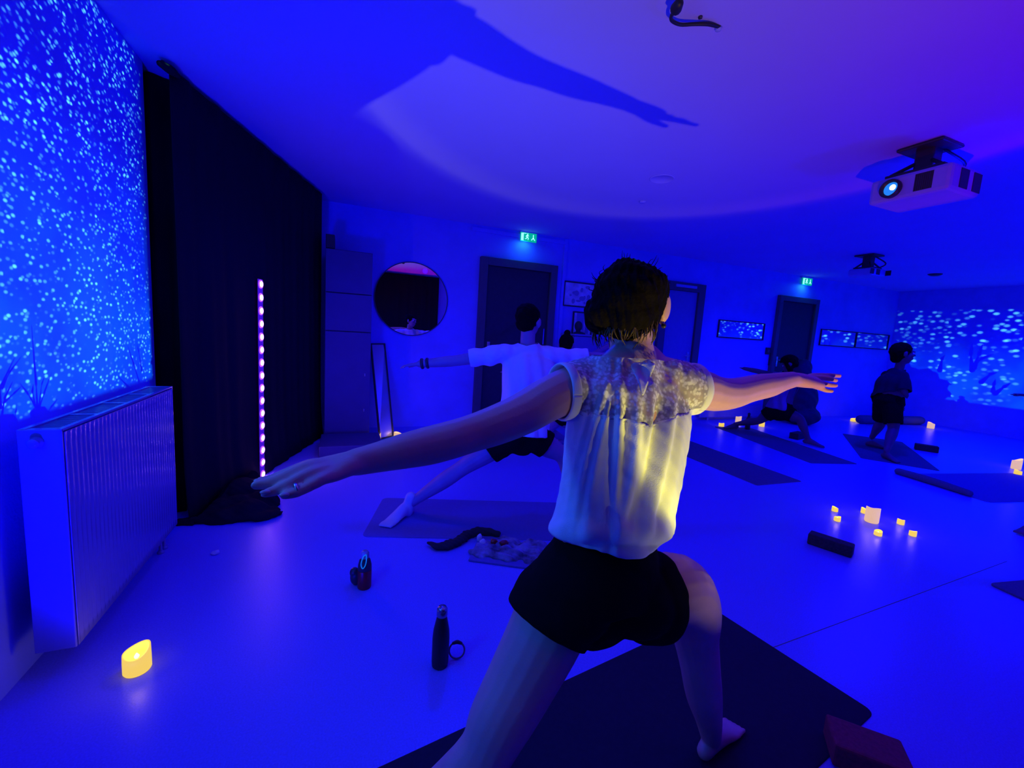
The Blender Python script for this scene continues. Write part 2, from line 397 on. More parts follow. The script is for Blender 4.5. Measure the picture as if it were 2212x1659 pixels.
def finish(g, base, mass=None):
    N, L, mth = g['N'], g['L'], g['mth']
    dark = g['dark']
    if mass is not None: dark = mass if dark is None else mth('MAXIMUM', dark, mass)
    keep = mth('SUBTRACT', 1.0, dark) if dark is not None else 1.0
    k = mth('MULTIPLY', g['mask'], keep)
    st = mth('MULTIPLY', g['stars'], k); gl = mth('MULTIPLY', g['gl'], k)
    c = N.new('ShaderNodeCombineColor')
    L.new(mth('ADD', mth('MULTIPLY', st, .40), mth('MULTIPLY', gl, .0)), c.inputs[0])
    L.new(mth('ADD', mth('MULTIPLY', st, 1.9), mth('MULTIPLY', gl, .20)), c.inputs[1])
    L.new(mth('ADD', mth('ADD', mth('MULTIPLY', st, 1.2), mth('MULTIPLY', gl, .5)), mth('MULTIPLY', g['mask'], base)), c.inputs[2])
    L.new(c.outputs[0], g['em'].inputs['Color']); g['em'].inputs['Strength'].default_value = g['strength']

def projector(name, label, front_x, y_lens, z, yw, depth, hgt, sgn, parent_group=None, lens_rad=.045, drop=None):
    """box-shaped ceiling projector whose lens looks along sgn*X"""
    yc = y_lens - yw * .5 + .13 if sgn < 0 else y_lens
    cx = front_x - sgn * depth / 2
    root = thing(name, (cx, yc, CEIL), label, 'projector')
    b = MB(); b.box((cx, yc, z), (depth, yw, hgt), bev=.022); b.obj('casing', M_plastic, root)
    fx = front_x + sgn * .001
    g = MB()
    R = Matrix.Rotation(sgn * PI / 2, 3, 'Y')
    MB().lathe([(lens_rad * 1.25, -.02), (lens_rad * 1.25, .03), (lens_rad * 1.05, .035), (lens_rad * 1.0, .01)], (fx, y_lens, z - .005), 28, R).obj('lens_barrel', M_plasticd, root, True)
    MB().lathe([(lens_rad * .98, 0), (lens_rad * .8, .012), (lens_rad * .4, .018), (.002, .02)], (fx + sgn * .004, y_lens, z - .005), 28, R).obj('lens', mat('lens_glow', (.0, .05, .3), .08, emis=(0.02, .25, 1.0), estr=.9), root, True)
    MB().lathe([(lens_rad * .42, 0), (lens_rad * .25, .006), (.001, .007)], (fx + sgn * .020, y_lens - .012, z - .002), 20, R).obj('lens_spot', mat('lens_core', (.8, .9, 1), .1, emis=(.55, .95, 1.0), estr=3.5), root, True)
    for k in range(1):
        gy = y_lens - .16 - k * .23
        v = MB()
        for q in range(9): v.box((fx, gy + .04 - q * .01, z), (.004, .005, hgt * .62))
        v.box((fx - sgn * .001, gy, z), (.002, .09, hgt * .66))
        v.obj('vent', M_plasticd, root)
    v = MB(); ys = yc - yw / 2 - .001
    for q in range(2): MB().box((cx - depth * .1 + q * depth * .42 * -sgn, ys, z), (depth * .26, .004, hgt * .7)).obj('side_vent', M_plasticd, root)
    MB().box((cx, yc, z + hgt / 2 + .012), (depth * .8, yw * .72, .018), bev=.004).obj('mount_plate', M_plasticd, root)
    top = MB(); top.box((cx, yc, (CEIL + z + hgt / 2) / 2 + .01), (.10, .10, CEIL - z - hgt / 2 - .02), bev=.01)
    top.box((cx, yc, CEIL - .012), (.24, .24, .02), bev=.008)
    for s1 in (-1, 1):
        for s2 in (-1, 1):
            top.tube([(cx + s1 * depth * .34, yc + s2 * yw * .3, z + hgt / 2 + .02), (cx + s1 * .03, yc + s2 * .03, CEIL - .09)], .011, 8)
    top.obj('ceiling_mount', M_metal if False else M_plasticd, root)
    cb = MB(); cb.tube([(cx + .05, yc - .05, CEIL - .02), (cx + .2, yc - .1, CEIL - .10), (cx + .26, yc + .02, z + hgt / 2 + .05), (cx + .1, yc + .05, z + hgt / 2 + .02)], .008, 8)
    cb.obj('cable', M_cable, root, True)
    return root
PZ = 2.36
lens = on_z(1927, 407, PZ)
projector('ceiling_projector', 'large pale projector with glowing blue lens hung under the ceiling at the upper right', lens.x, lens.y, PZ, .42, .34, .155, -1)
sp1 = bpy.data.lights.new('projector_beam', 'SPOT'); sp1.energy = 1000; sp1.spot_size = math.radians(120); sp1.spot_blend = 0; sp1.shadow_soft_size = .0015
so = bpy.data.objects.new('projector_beam', sp1); col.objects.link(so); so.location = lens + V((-.06, 0, 0))
# frame of the lamp: -Z looks along -X, +Y up, +X then points to +Y of the room... (right of the viewing direction)
so.matrix_world = Matrix.Translation(so.location) @ Matrix(((0, 0, 1, 0), (1, 0, 0, 0), (0, 1, 0, 0), (0, 0, 0, 1)))
DL = so.location.x - LEFT
def uvl(px, py):
    p = on_x(px, py, LEFT); return ((p.y - so.location.y) / DL, (p.z - so.location.z) / DL)
segs = []
def stem(pts, w):
    q = [uvl(*p) for p in pts]
    for i in range(len(q) - 1): segs.append((q[i], q[i + 1], w * (1 - .25 * i)))
stem([(82, 905), (78, 830), (68, 703)], .0016)
stem([(78, 880), (60, 850), (43, 828)], .0012)
stem([(82, 890), (95, 850), (112, 803)], .0012)
stem([(84, 880), (90, 830), (97, 812)], .0010)
stem([(80, 900), (70, 845), (72, 830)], .0016)
stem([(95, 905), (110, 880), (124, 862)], .0011)
stem([(3, 905), (10, 860), (27, 825)], .0014)
stem([(2, 880), (0, 838), (32, 772)], .0013)
stem([(8, 870), (30, 850), (46, 835)], .0010)
stem([(5, 838), (20, 805), (46, 770)], .0010)
stem([(32, 915), (34, 890), (36, 880)], .0010)
stem([(305, 840), (290, 790), (276, 748)], .0018)
stem([(300, 845), (280, 838), (254, 812)], .0016)
stem([(306, 800), (300, 760), (296, 745)], .0015)
g = gobo(sp1, ((REAR + .1 - lens.y) / DL, (3.045 - lens.y) / DL), (-.345, (CEIL - .015 - PZ) / DL), 3.1, segs, 1.0, 235, 1.0, .25)
# ragged bush mass at the far right end and along the foot of the picture
nb = g['N'].new('ShaderNodeTexNoise'); nb.inputs['Scale'].default_value = 55; nb.inputs['Detail'].default_value = 4; g['L'].new(g['P'], nb.inputs['Vector'])
mth, sstep = g['mth'], g['sstep']
uc = uvl(330, 720)
far = sstep(g['u'], uc[0] - .022, uc[0] + .008); low = sstep(g['v'], uc[1] + .05, uc[1] - .02)
fm = mth('ADD', mth('MULTIPLY', mth('MULTIPLY', far, low), 1.3), mth('MULTIPLY', mth('SUBTRACT', nb.outputs['Fac'], .5), 2.2))
ub, vb = uvl(85, 892)
du = mth('ABSOLUTE', mth('SUBTRACT', g['u'], ub)); lump = mth('MULTIPLY', sstep(du, .020, .004), sstep(g['v'], vb + .012, vb - .002))
fm2 = mth('ADD', lump, mth('MULTIPLY', mth('SUBTRACT', nb.outputs['Fac'], .5), 1.4))
ub3, vb3 = uvl(8, 905)
lump3 = mth('MULTIPLY', sstep(mth('ABSOLUTE', mth('SUBTRACT', g['u'], ub3)), .03, .004), sstep(g['v'], vb3 + .010, vb3 - .004))
fm3 = mth('ADD', lump3, mth('MULTIPLY', mth('SUBTRACT', nb.outputs['Fac'], .5), 1.4))
mass = mth('GREATER_THAN', mth('MAXIMUM', fm, mth('MAXIMUM', fm2, fm3)), .62)
finish(g, .13, mass)

l2 = at(1900, 588, 7.2)
PZ2 = 2.38; c2 = on_z(1870, 590, PZ2)
projector('ceiling_projector', 'small dark projector hanging far back near the right hand end of the room', c2.x + .17, c2.y, PZ2, .30, .30, .10, 1, lens_rad=.03)
sp2 = bpy.data.lights.new('projector_beam', 'SPOT'); sp2.energy = 620; sp2.spot_size = math.radians(125); sp2.spot_blend = 0; sp2.shadow_soft_size = .0015
so2 = bpy.data.objects.new('projector_beam', sp2); col.objects.link(so2); so2.location = V((c2.x + .25, c2.y - .9, PZ2))
so2.matrix_world = Matrix.Translation(so2.location) @ Matrix(((0, 0, -1, 0), (-1, 0, 0, 0), (0, 1, 0, 0), (0, 0, 0, 1)))
DR = RIGHT - so2.location.x
def uvr(px, py):
    p = on_x(px, py, RIGHT); return (-(p.y - so2.location.y) / DR, (p.z - so2.location.z) / DR)
segs = []
def stem2(pts, w):
    q = [uvr(*p) for p in pts]
    for i in range(len(q) - 1): segs.append((q[i], q[i + 1], w * (1 - .25 * i)))
stem2([(2100, 800), (2097, 765), (2100, 740)], .008)
stem2([(2104, 795), (2115, 765), (2122, 745)], .008)
stem2([(2100, 790), (2120, 775), (2145, 765)], .008)
stem2([(2030, 800), (2035, 775), (2040, 768)], .008)
stem2([(2120, 825), (2140, 808), (2152, 805)], .008)
stem2([(2150, 850), (2170, 835), (2182, 828)], .008)
stem2([(2145, 845), (2147, 830), (2150, 820)], .007)
tl = uvr(1940, 672); br = uvr(2212, 885)
g = gobo(sp2, (tl[0], 1.6), (br[1], tl[1]), 1.3, segs, 1.0, 58, 1.4, .18)
mth, sstep = g['mth'], g['sstep']
nb = g['N'].new('ShaderNodeTexNoise'); nb.inputs['Scale'].default_value = 11; nb.inputs['Detail'].default_value = 5; g['L'].new(g['P'], nb.inputs['Vector'])
b0 = uvr(1990, 800); b1 = uvr(2160, 850)
cenu = uvr(2030, 830)
slope = mth('MULTIPLY', mth('SUBTRACT', g['u'], cenu[0]), .75)
hh = mth('SUBTRACT', mth('ADD', g['v'], slope), cenu[1])
fm = mth('ADD', sstep(hh, .16, -.10), mth('MULTIPLY', mth('SUBTRACT', nb.outputs['Fac'], .5), 1.9))
finish(g, .10, mth('GREATER_THAN', fm, .58))

# ------------------------------------------------------------------ radiator
RX = -.85; RY0, RY1 = 1.80, 2.79; RZ0, RZ1 = .11, .89; RXB = -.955
rad = thing('radiator', ((RX + RXB) / 2, (RY0 + RY1) / 2, 0), 'wide white ribbed panel radiator standing against the left wall under the star projection', 'radiator')
# ribbed front: smooth vertical waves
n = 33 * 10; vs = []; fs = []
for j, z in enumerate((RZ0, RZ0 + .04, RZ1 - .05, RZ1 - .012)):
    for i in range(n + 1):
        y = RY0 + .012 + (RY1 - RY0 - .024) * i / n
        amp = .0014 if j in (1, 2) else 0
        vs.append((RX + amp * math.cos(2 * PI * i / 10) - amp, y, z))
for j in range(3):
    for i in range(n): fs.append((j * (n + 1) + i, j * (n + 1) + i + 1, (j + 1) * (n + 1) + i + 1, (j + 1) * (n + 1) + i))
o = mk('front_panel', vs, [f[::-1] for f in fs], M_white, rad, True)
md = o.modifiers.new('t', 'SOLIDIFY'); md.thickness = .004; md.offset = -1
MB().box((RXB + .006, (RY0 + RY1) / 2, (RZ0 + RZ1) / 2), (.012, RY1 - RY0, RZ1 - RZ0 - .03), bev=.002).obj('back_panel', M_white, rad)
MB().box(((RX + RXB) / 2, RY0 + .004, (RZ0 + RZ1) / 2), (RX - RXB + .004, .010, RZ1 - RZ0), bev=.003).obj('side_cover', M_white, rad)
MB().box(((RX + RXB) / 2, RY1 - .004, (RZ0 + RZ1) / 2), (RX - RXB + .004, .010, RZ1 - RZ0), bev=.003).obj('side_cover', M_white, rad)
gr = MB()
for x in (RX - .006, RXB + .006): gr.box((x, (RY0 + RY1) / 2, RZ1 - .004), (.016, RY1 - RY0, .008), bev=.001)
for i in range(5): gr.box(((RX + RXB) / 2, RY0 + .02 + i * (RY1 - RY0 - .04) / 4, RZ1 - .005), (RX - RXB - .01, .02, .007))
for i in range(58): gr.box(((RX + RXB) / 2, RY0 + .03 + i * .0165, RZ1 - .007), (RX - RXB - .012, .005, .006))
gr.obj('top_grille', M_white, rad)
vz = on_y(80, 955, RY0)
R = Matrix.Rotation(PI / 2, 3, 'X')
MB().lathe([(.017, 0), (.019, .004), (.015, .010), (.013, .018), (.016, .022), (.012, .026), (.004, .027)], (vz.x, RY0, vz.z), 20, R).obj('valve_knob', M_white, rad, True)
for dy in (0, .05):
    p = MB(); y = RY1 - .12 + dy; p.tube([(RX - .04, y, RZ0 + .02), (RX - .04, y, .0)], .008, 10); p.lathe([(.016, 0), (.016, .008), (.010, .016)], (RX - .04, y, .0), 14); p.obj('pipe', M_white, rad, True)
for y in (RY0 + .25, RY1 - .3):
    MB().box((-.973, y, .7), (.044, .03, .10), bev=.002).obj('wall_bracket', M_white, rad)

# ------------------------------------------------------------------ black curtain with LED strip
CA, CB = V((-.870, 3.015, 0)), V((-.205, 5.06, 0))
cd = (CB - CA).normalized(); cn = V((cd.y, -cd.x, 0))
cur = thing('curtain', (CA + CB) / 2, 'floor-length black curtain hanging from the ceiling beyond the radiator', 'curtain')
vs = []; fs = []; NX, NZ = 150, 16; Lc = (CB - CA).length
for j in range(NZ + 1):
    z = .005 + (2.59 - .005) * j / NZ
    for i in range(NX + 1):
        s = i / NX; fl = math.exp(-((s - .34) / .10) ** 2)
        w = (.006 * math.sin(s * 46 + .8 * math.sin(z * 1.7)) + .004 * math.sin(s * 97 + z)) * (1 - .85 * fl)
        low = max(0, 1 - z / .5) ** 2 * .03
        p = CA + cd * (s * Lc) + cn * (w - .012 + low)
        vs.append((p.x, p.y, z))
for j in range(NZ):
    for i in range(NX): fs.append((j * (NX + 1) + i, j * (NX + 1) + i + 1, (j + 1) * (NX + 1) + i + 1, (j + 1) * (NX + 1) + i))
o = mk('drape', vs, fs, M_black, cur, True); md = o.modifiers.new('t', 'SOLIDIFY'); md.thickness = .004; md.offset = 1
rl = MB(); rl.tube([CA + V((0, 0, 2.602)) - cd * .02 - cn * .03, CB + V((0, 0, 2.602)) - cn * .03], .012, 10); rl.obj('curtain_rail', M_plasticd, cur, True)
hm = MB(); q = CA + V((0, 0, 2.575)); hm.tube([q - cd * .06 - cn * .015, q - cd * .01, q + cd * .05], [.016, .024, .012], 10); hm.obj('curtain_corner', M_black, cur, True)
# black curtain of the recess, hanging left of it
rc = MB(); vs = []; fs = []
for j in range(2):
    for i in range(61):
        s = i / 60; x = -1.95 + s * 1.02; vs.append((x, 3.20 + .02 * math.sin(s * 40), .005 + j * 2.6))
for i in range(60): fs.append((i, i + 1, 62 + i, 61 + i))
o = mk('curtain', vs, fs, M_black, None, True); md = o.modifiers.new('t', 'SOLIDIFY'); md.thickness = .006
tag(o, 'narrow black side curtain closing the recess between the left wall and the long curtain', 'curtain')
# heap of black cloth at the foot
def noisev(co, sc, seed=0.0):
    x, y, z = co.T * sc; return (np.sin(x * 1.7 + seed) * np.cos(y * 2.3 + z + seed) + np.sin(z * 3.1 + x * 2.0 + seed * 2) * np.cos(y * 1.3 - seed) + .6 * np.sin((x + y + z) * 4.3 + seed)) / 2.2
hp = []
for px, py, r, h in ((430, 1118, .10, .05), (485, 1122, .11, .07), (540, 1112, .12, .10), (565, 1092, .12, .10), (590, 1104, .05, .03), (395, 1128, .07, .03), (460, 1085, .16, .12), (520, 1075, .18, .14), (420, 1095, .14, .08), (560, 1068, .12, .12), (440, 1060, .16, .12), (500, 1050, .16, .12), (478, 1104, .15, .08), (440, 1108, .13, .06), (515, 1098, .13, .09)):
    p = on_z(px, py); hp.append(ell_geo((p.x, p.y, .0), (r, r * .8, h)))
p1, p2 = on_z(384, 1138), on_z(610, 1108)
hp.append(tube_geo([p1 + V((0, .03, .02)), on_z(470, 1130) + V((0, .05, .02)), on_z(570, 1125) + V((0, .04, .02)), p2 + V((0, 0, .01))], [(.03, .02), (.06, .03), (.06, .03), (.015, .01)], 10, up=(0, 0, 1)))
co, F = blob(hp, .012, 5); co = co + normals(co, F) * (noisev(co, 22) * .008)[:, None]; co[:, 2] = np.maximum(co[:, 2], .001)
dpl = (co - np.array(CA)) @ np.array(cn); over = dpl < .045; co[over] += ((.045 - dpl[over])[:, None]) * np.array(cn) * (co[over, 1] > 3.02)[:, None]
o = bl_obj('cloth_heap', co, F, M_black); tag(o, 'crumpled heap of black cloth on the floor at the foot of the long curtain', 'cloth')
def on_cur(px, py):
    r = ray(px, py); t = (cn.dot(CA - V((0, 0, H))) + 0) / cn.dot(r); return V((0, 0, H)) + r * t
l0 = on_cur(557, 610) + cn * .016; l1 = on_cur(562, 1035) + cn * .016; l1.z = .02
led = thing('led_strip', l0.copy(), 'glowing violet vertical LED strip light fixed to the long black curtain', 'light')
q = Matrix.Rotation(math.atan2(cd.y, cd.x), 3, 'Z').to_euler()
mid = (l0 + l1) / 2
MB().box((l0.x, l0.y, mid.z), (.062, .006, l0.z - l1.z + .05), rot=q).obj('strip', mat('led_strip_body', (.10, .04, .3), .4, emis=(.12, .01, .9), estr=.35), led)
tp = MB(); tp.box((l0.x + cn.x * .004, l0.y + cn.y * .004, mid.z), (.004, .003, l0.z - l1.z + .05), rot=q)
o = tp.obj('strip_edge', M_clear, led); o.location = o.location + cd * .029
M_led = mat('led_chip', (.8, .5, 1), .3, emis=(.75, .32, 1.0), estr=32)
M_ledh = mat('led_chip_halo', (.4, .1, 1), .3, emis=(.45, .08, 1.0), estr=1.3)
for k in range(16):
    z = l0.z - .012 - (l0.z - l1.z - .012) * k / 15.0
    c = V((l0.x, l0.y, z)) + cn * .006
    Rn = V((cn.x, cn.y, 0)).to_track_quat('Z', 'Y').to_matrix()
    mb = MB(); mb.lathe([(.022, 0), (.021, .006), (.010, .010), (.001, .011)], c, 14, Rn); h = mb.obj('led', M_led, led, True)
    MB().lathe([(.034, -.002), (.033, .003), (.02, .004)], c, 14, Rn).obj('led_halo', M_ledh, led, True)  # glowing ring that models the halo of light around each chip
area('led_strip_glow', mid + cn * .06, mid + cn * 1.0, .06, 3.2, (.30, .03, 1.0), sizey=l0.z - .1)

# ------------------------------------------------------------------ cabinet, low platform, leaning mirror
YF = 4.88
cl = on_y(700, 560, YF); cr = on_z(797, 950)
YF = cr.y; ct = on_y(797, 546, YF).z; cx0, cx1 = -.165, cr.x
cab = thing('tall_cabinet', ((cx0 + cx1) / 2, YF + .25, 0), 'tall dark grey cupboard with stacked doors between the black curtain and the round mirror', 'cabinet')
MB().box(((cx0 + cx1) / 2, (YF + BACK) / 2 + .005, ct / 2), (cx1 - cx0, BACK - YF - .02, ct), bev=.004).obj('carcass', M_cab, cab)
zs = [.02, on_y(750, 716, YF).z, on_y(750, 634, YF).z, ct - .004]
for i in range(3):
    d = MB().box(((cx0 + cx1) / 2, YF - .008, (zs[i] + zs[i + 1]) / 2), (cx1 - cx0 - .006, .018, zs[i + 1] - zs[i] - .010), bev=.003).obj('cabinet_door', M_cab, cab)
for (a, b) in ((790, 810), (788, 886)):
    p = on_y(a, b, YF - .02); MB().box((p.x - .01, YF - .022, p.z), (.012, .014, .03), bev=.003).obj('door_knob', M_metal, cab)
t0 = on_y(697, 503, YF); t1 = on_y(723, 540, YF)
tb = MB().box(((cx0 + t1.x) / 2, YF + .15, (ct + t0.z) / 2 + .001), (t1.x - cx0, .28, t0.z - ct - .004), bev=.006).obj('speaker_box', M_dark)
tag(tb, 'small dark box standing on top of the tall cupboard, against the curtain', 'box')
p0, p1 = on_z(697, 990), on_z(820, 985)
MB_ = MB().box((.10, 4.5, .055), (.58, .50, .11), bev=.01).obj('platform', M_cab)
tag(MB_, 'low flat grey box on the floor in front of the tall cupboard', 'box')
# leaning framed mirror
b0 = on_z(818, 952); b1 = on_z(849, 945)
tl_ = on_y(799, 743, BACK - .03); tr_ = on_y(830, 743, BACK - .03)
lm = thing('leaning_mirror', ((b0 + b1) / 2), 'narrow framed mirror leaning on the back wall beside the cupboard', 'mirror')
def frame_quad(P, w, th, material_f, material_i, root, names=('frame', 'glass')):
    """P: bl, br, tr, tl corners; frame with border w and an inset pane"""
    bl, br_, tr, tl = [V(x) for x in P]; X = (br_ - bl).normalized(); Z = (tl - bl).normalized(); Nn = X.cross(Z).normalized()
    f = MB()
    for a_, b_ in ((bl, br_), (br_, tr), (tr, tl), (tl, bl)):
        D_ = (b_ - a_); L_ = D_.length; D_.normalize(); I_ = Nn.cross(D_); 
        vs = []
        for s_ in (0, L_):
            for k_, t_ in ((0, 0), (w, 0), (w, th), (0, th)):
                inset = k_ if s_ == 0 else -k_
                vs.append(a_ + D_ * (s_ + inset) + I_ * k_ + Nn * t_)
        f.add(vs, [(0, 1, 2, 3), (4, 7, 6, 5), (0, 4, 5, 1), (1, 5, 6, 2), (2, 6, 7, 3), (3, 7, 4, 0)])
    f.obj(names[0], material_f, root)
    c = (bl + br_ + tr + tl) / 4; k = MB()
    ins = [q_ + (c - q_).normalized() * w * .6 + Nn * th * .45 for q_ in (bl, br_, tr, tl)]
    bk = [q_ - Nn * th * .3 for q_ in ins]
    k.add(ins + bk, [(0, 1, 2, 3), (7, 6, 5, 4), (0, 4, 5, 1), (1, 5, 6, 2), (2, 6, 7, 3), (3, 7, 4, 0)])
    k.obj(names[1], material_i, root); return f
frame_quad([b0 + V((0, 0, .01)), b1 + V((0, 0, .01)), tr_, tl_], .014, .022, M_dark, mat('hazy_mirror', (.5, .5, .55), .35, metal=.6), lm)

# round mirror
mc = V((.797, BACK - .012, 1.612)); mr = on_y(966, 650, BACK).x - mc.x
rm = thing('round_mirror', (mc.x, BACK, mc.z), 'large round mirror on the back wall left of the first door', 'mirror')
Rm = Matrix.Rotation(PI / 2, 3, 'X')
MB().lathe([(mr, 0), (mr, .006), (mr - .004, .009)], (mc.x, BACK - .006, mc.z), 96, Rm).obj('glass', M_mirror, rm)
rg = MB(); NN = 96; vs = []; fs = []
for k in range(NN):
    a = 2 * PI * k / NN
    for (dr, dy) in ((.004, 0), (.004, .018), (-.006, .018), (-.006, 0)):
        vs.append((mc.x + (mr + dr) * math.cos(a), BACK - .001 - dy, mc.z + (mr + dr) * math.sin(a)))
for k in range(NN):
    for j in range(4): fs.append((k * 4 + j, k * 4 + (j + 1) % 4, ((k + 1) % NN) * 4 + (j + 1) % 4, ((k + 1) % NN) * 4 + j))
mk('rim', vs, fs, M_frame, rm, True)
# black curtain behind the camera (seen in the round mirror) with two framed prints
vs = []; fs = []
for j in range(2):
    for i in range(101):
        s = i / 100; vs.append((-.6 + 3.0 * s, REAR + .06 + .015 * math.sin(s * 90), .01 + 2.58 * j))
for i in range(100): fs.append((i, i + 1, 102 + i, 101 + i))
o = mk('curtain', vs, fs, M_black, None, True); md = o.modifiers.new('t', 'SOLIDIFY'); md.thickness = .005
tag(o, 'black curtain on the wall behind, seen only as the dark reflection in the round mirror', 'curtain')

# framed pictures near the first door
M_print = mat('pale_print', (.72, .74, .8), .5, noise=.25, nscale=9)
M_print2 = mat('pale_print_light', (.8, .8, .85), .5, noise=.15, nscale=6)
def picture(name, pts, label, cat='picture', material=M_print, w=.018, group=None):
    P = [on_y(px, py, BACK - .003) for px, py in pts]
    z0 = min(P[0].z, P[1].z) ; x0 = (P[0].x + P[3].x) / 2; x1 = (P[1].x + P[2].x) / 2; z0 = (P[0].z + P[1].z) / 2; z1 = (P[2].z + P[3].z) / 2
    root = thing(name, ((x0 + x1) / 2, BACK, (z0 + z1) / 2), label, cat, group)
    y = BACK - .003
    frame_quad([(x0, y, z0), (x1, y, z0), (x1, y, z1), (x0, y, z1)], w, .022, M_dark, material, root, ('frame', 'glass' if cat == 'mirror' else 'print'))
    return root, x0, x1, z0, z1
r_, x0, x1, z0, z1 = picture('framed_picture', [(1214, 661), (1300, 668), (1304, 614), (1218, 608)], 'wide thin-framed pale print right of the first door, partly behind the dark hair')
q = MB()
for k in range(14):
    xx = x0 + .1 + random.random() * (x1 - x0 - .2); zz = z0 + .05 + random.random() * (z1 - z0 - .1)
    q.add(*ell_geo((xx, BACK - .0165, zz), (.015 + .04 * random.random(), .0025, .012 + .03 * random.random()), seg=10, rings=6))
tag(q.obj('print_motif', mat('print_ink', (.3, .32, .45), .6), r_, True), kind=None)
r_, x0, x1, z0, z1 = picture('framed_picture', [(1233, 728), (1275, 732), (1280, 676), (1238, 672)], 'upright thin-framed print hanging below the wide print, above the white counter')
q = MB(); q.box(((x0 + x1) / 2 - .04, BACK - .0165, (z0 + z1) / 2 + .05), (.12, .004, .24), bev=.001); q.box(((x0 + x1) / 2 + .08, BACK - .0165, (z0 + z1) / 2 - .02), (.05, .004, .2), bev=.001)
q.obj('print_motif', mat('print_ink_blue', (.22, .25, .5), .6), r_)
# long mirrors on the back wall
picture('panoramic_mirror', [(1549, 729), (1648, 735), (1650, 699), (1551, 690)], 'low wide framed mirror on the back wall between the second and third doors', 'mirror', M_mirror, .016)
r_, x0, x1, z0, z1 = picture('panoramic_mirror', [(1769, 746), (1915, 756), (1920, 723), (1772, 711)], 'longest framed mirror on the back wall, right of the third door, showing reflected stars', 'mirror', M_mirror, .016)
q = on_y(1847, 735, BACK).x; MB().box((q, BACK - .018, (z0 + z1) / 2), (.014, .02, z1 - z0 - .02)).obj('divider', M_dark, r_)
# white counter below the prints
a_, b_ = on_y(1236, 735, 5.1), on_y(1306, 740, 5.1); ztop = on_y(1255, 722, 5.1).z
ctr = thing('counter', ((a_.x + b_.x) / 2, 5.2, 0), 'white counter against the back wall below the upright framed print', 'counter')
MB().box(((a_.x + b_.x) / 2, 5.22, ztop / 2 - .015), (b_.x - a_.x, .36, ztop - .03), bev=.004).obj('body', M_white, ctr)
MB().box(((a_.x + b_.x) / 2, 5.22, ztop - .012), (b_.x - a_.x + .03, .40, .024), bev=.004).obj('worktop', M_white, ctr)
hd = on_y(1249, 712, 5.2)
bl = MB(); bl.add(*ell_geo((hd.x, 5.2, ztop + .11), (.055, .06, .07))); bl.add(*ell_geo((hd.x, 5.2, ztop + .035), (.03, .03, .05))); bl.add(*ell_geo((hd.x + .02, 5.2, ztop + .0), (.10, .06, .035)))
co, F = blob([(bl.v, bl.f)], .008, 3); co[:, 2] = np.maximum(co[:, 2], ztop + .001)
tag(bl_obj('ornament', co, F, M_dark), 'small dark head-shaped ornament on the white counter below the upright print', 'ornament')

# baseboard radiator near second door
h0, h1 = on_y(1515, 880, BACK), on_y(1650, 905, BACK)
hb = thing('baseboard_heater', ((d2x1 + d3x0) / 2, BACK - .05, 0), 'long low pale heater at the foot of the back wall, right of the second door', 'heater')
xa, xb = d2x1 + .15, d3x0 - .12
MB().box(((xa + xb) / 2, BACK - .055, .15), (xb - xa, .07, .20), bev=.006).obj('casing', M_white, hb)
fn = MB()
for k in range(3): fn.box(((xa + xb) / 2, BACK - .092, .10 + k * .045), (xb - xa - .04, .006, .012))
fn.obj('fins', M_white, hb)
for x in (xa + .2, xb - .2): MB().box((x, BACK - .055, .026), (.03, .05, .052)).obj('foot', M_white, hb)
# switches by the third door
for (a, b, w, h_, lb) in ((1657, 758, .10, .12, 'dark wall switch left of the third door, the upper one'), (1664, 776, .10, .22, 'dark wall box left of the third door, below the wall switch')):
    p = on_y(a, b, BACK); s = thing('wall_switch', (p.x, BACK, p.z), lb, 'switch')
    MB().box((p.x, BACK - .014, p.z), (w, .026, h_), bev=.004).obj('plate', M_dark, s)
    MB().box((p.x, BACK - .03, p.z), (w * .5, .008, h_ * .4), bev=.003).obj('rocker', M_frame, s)

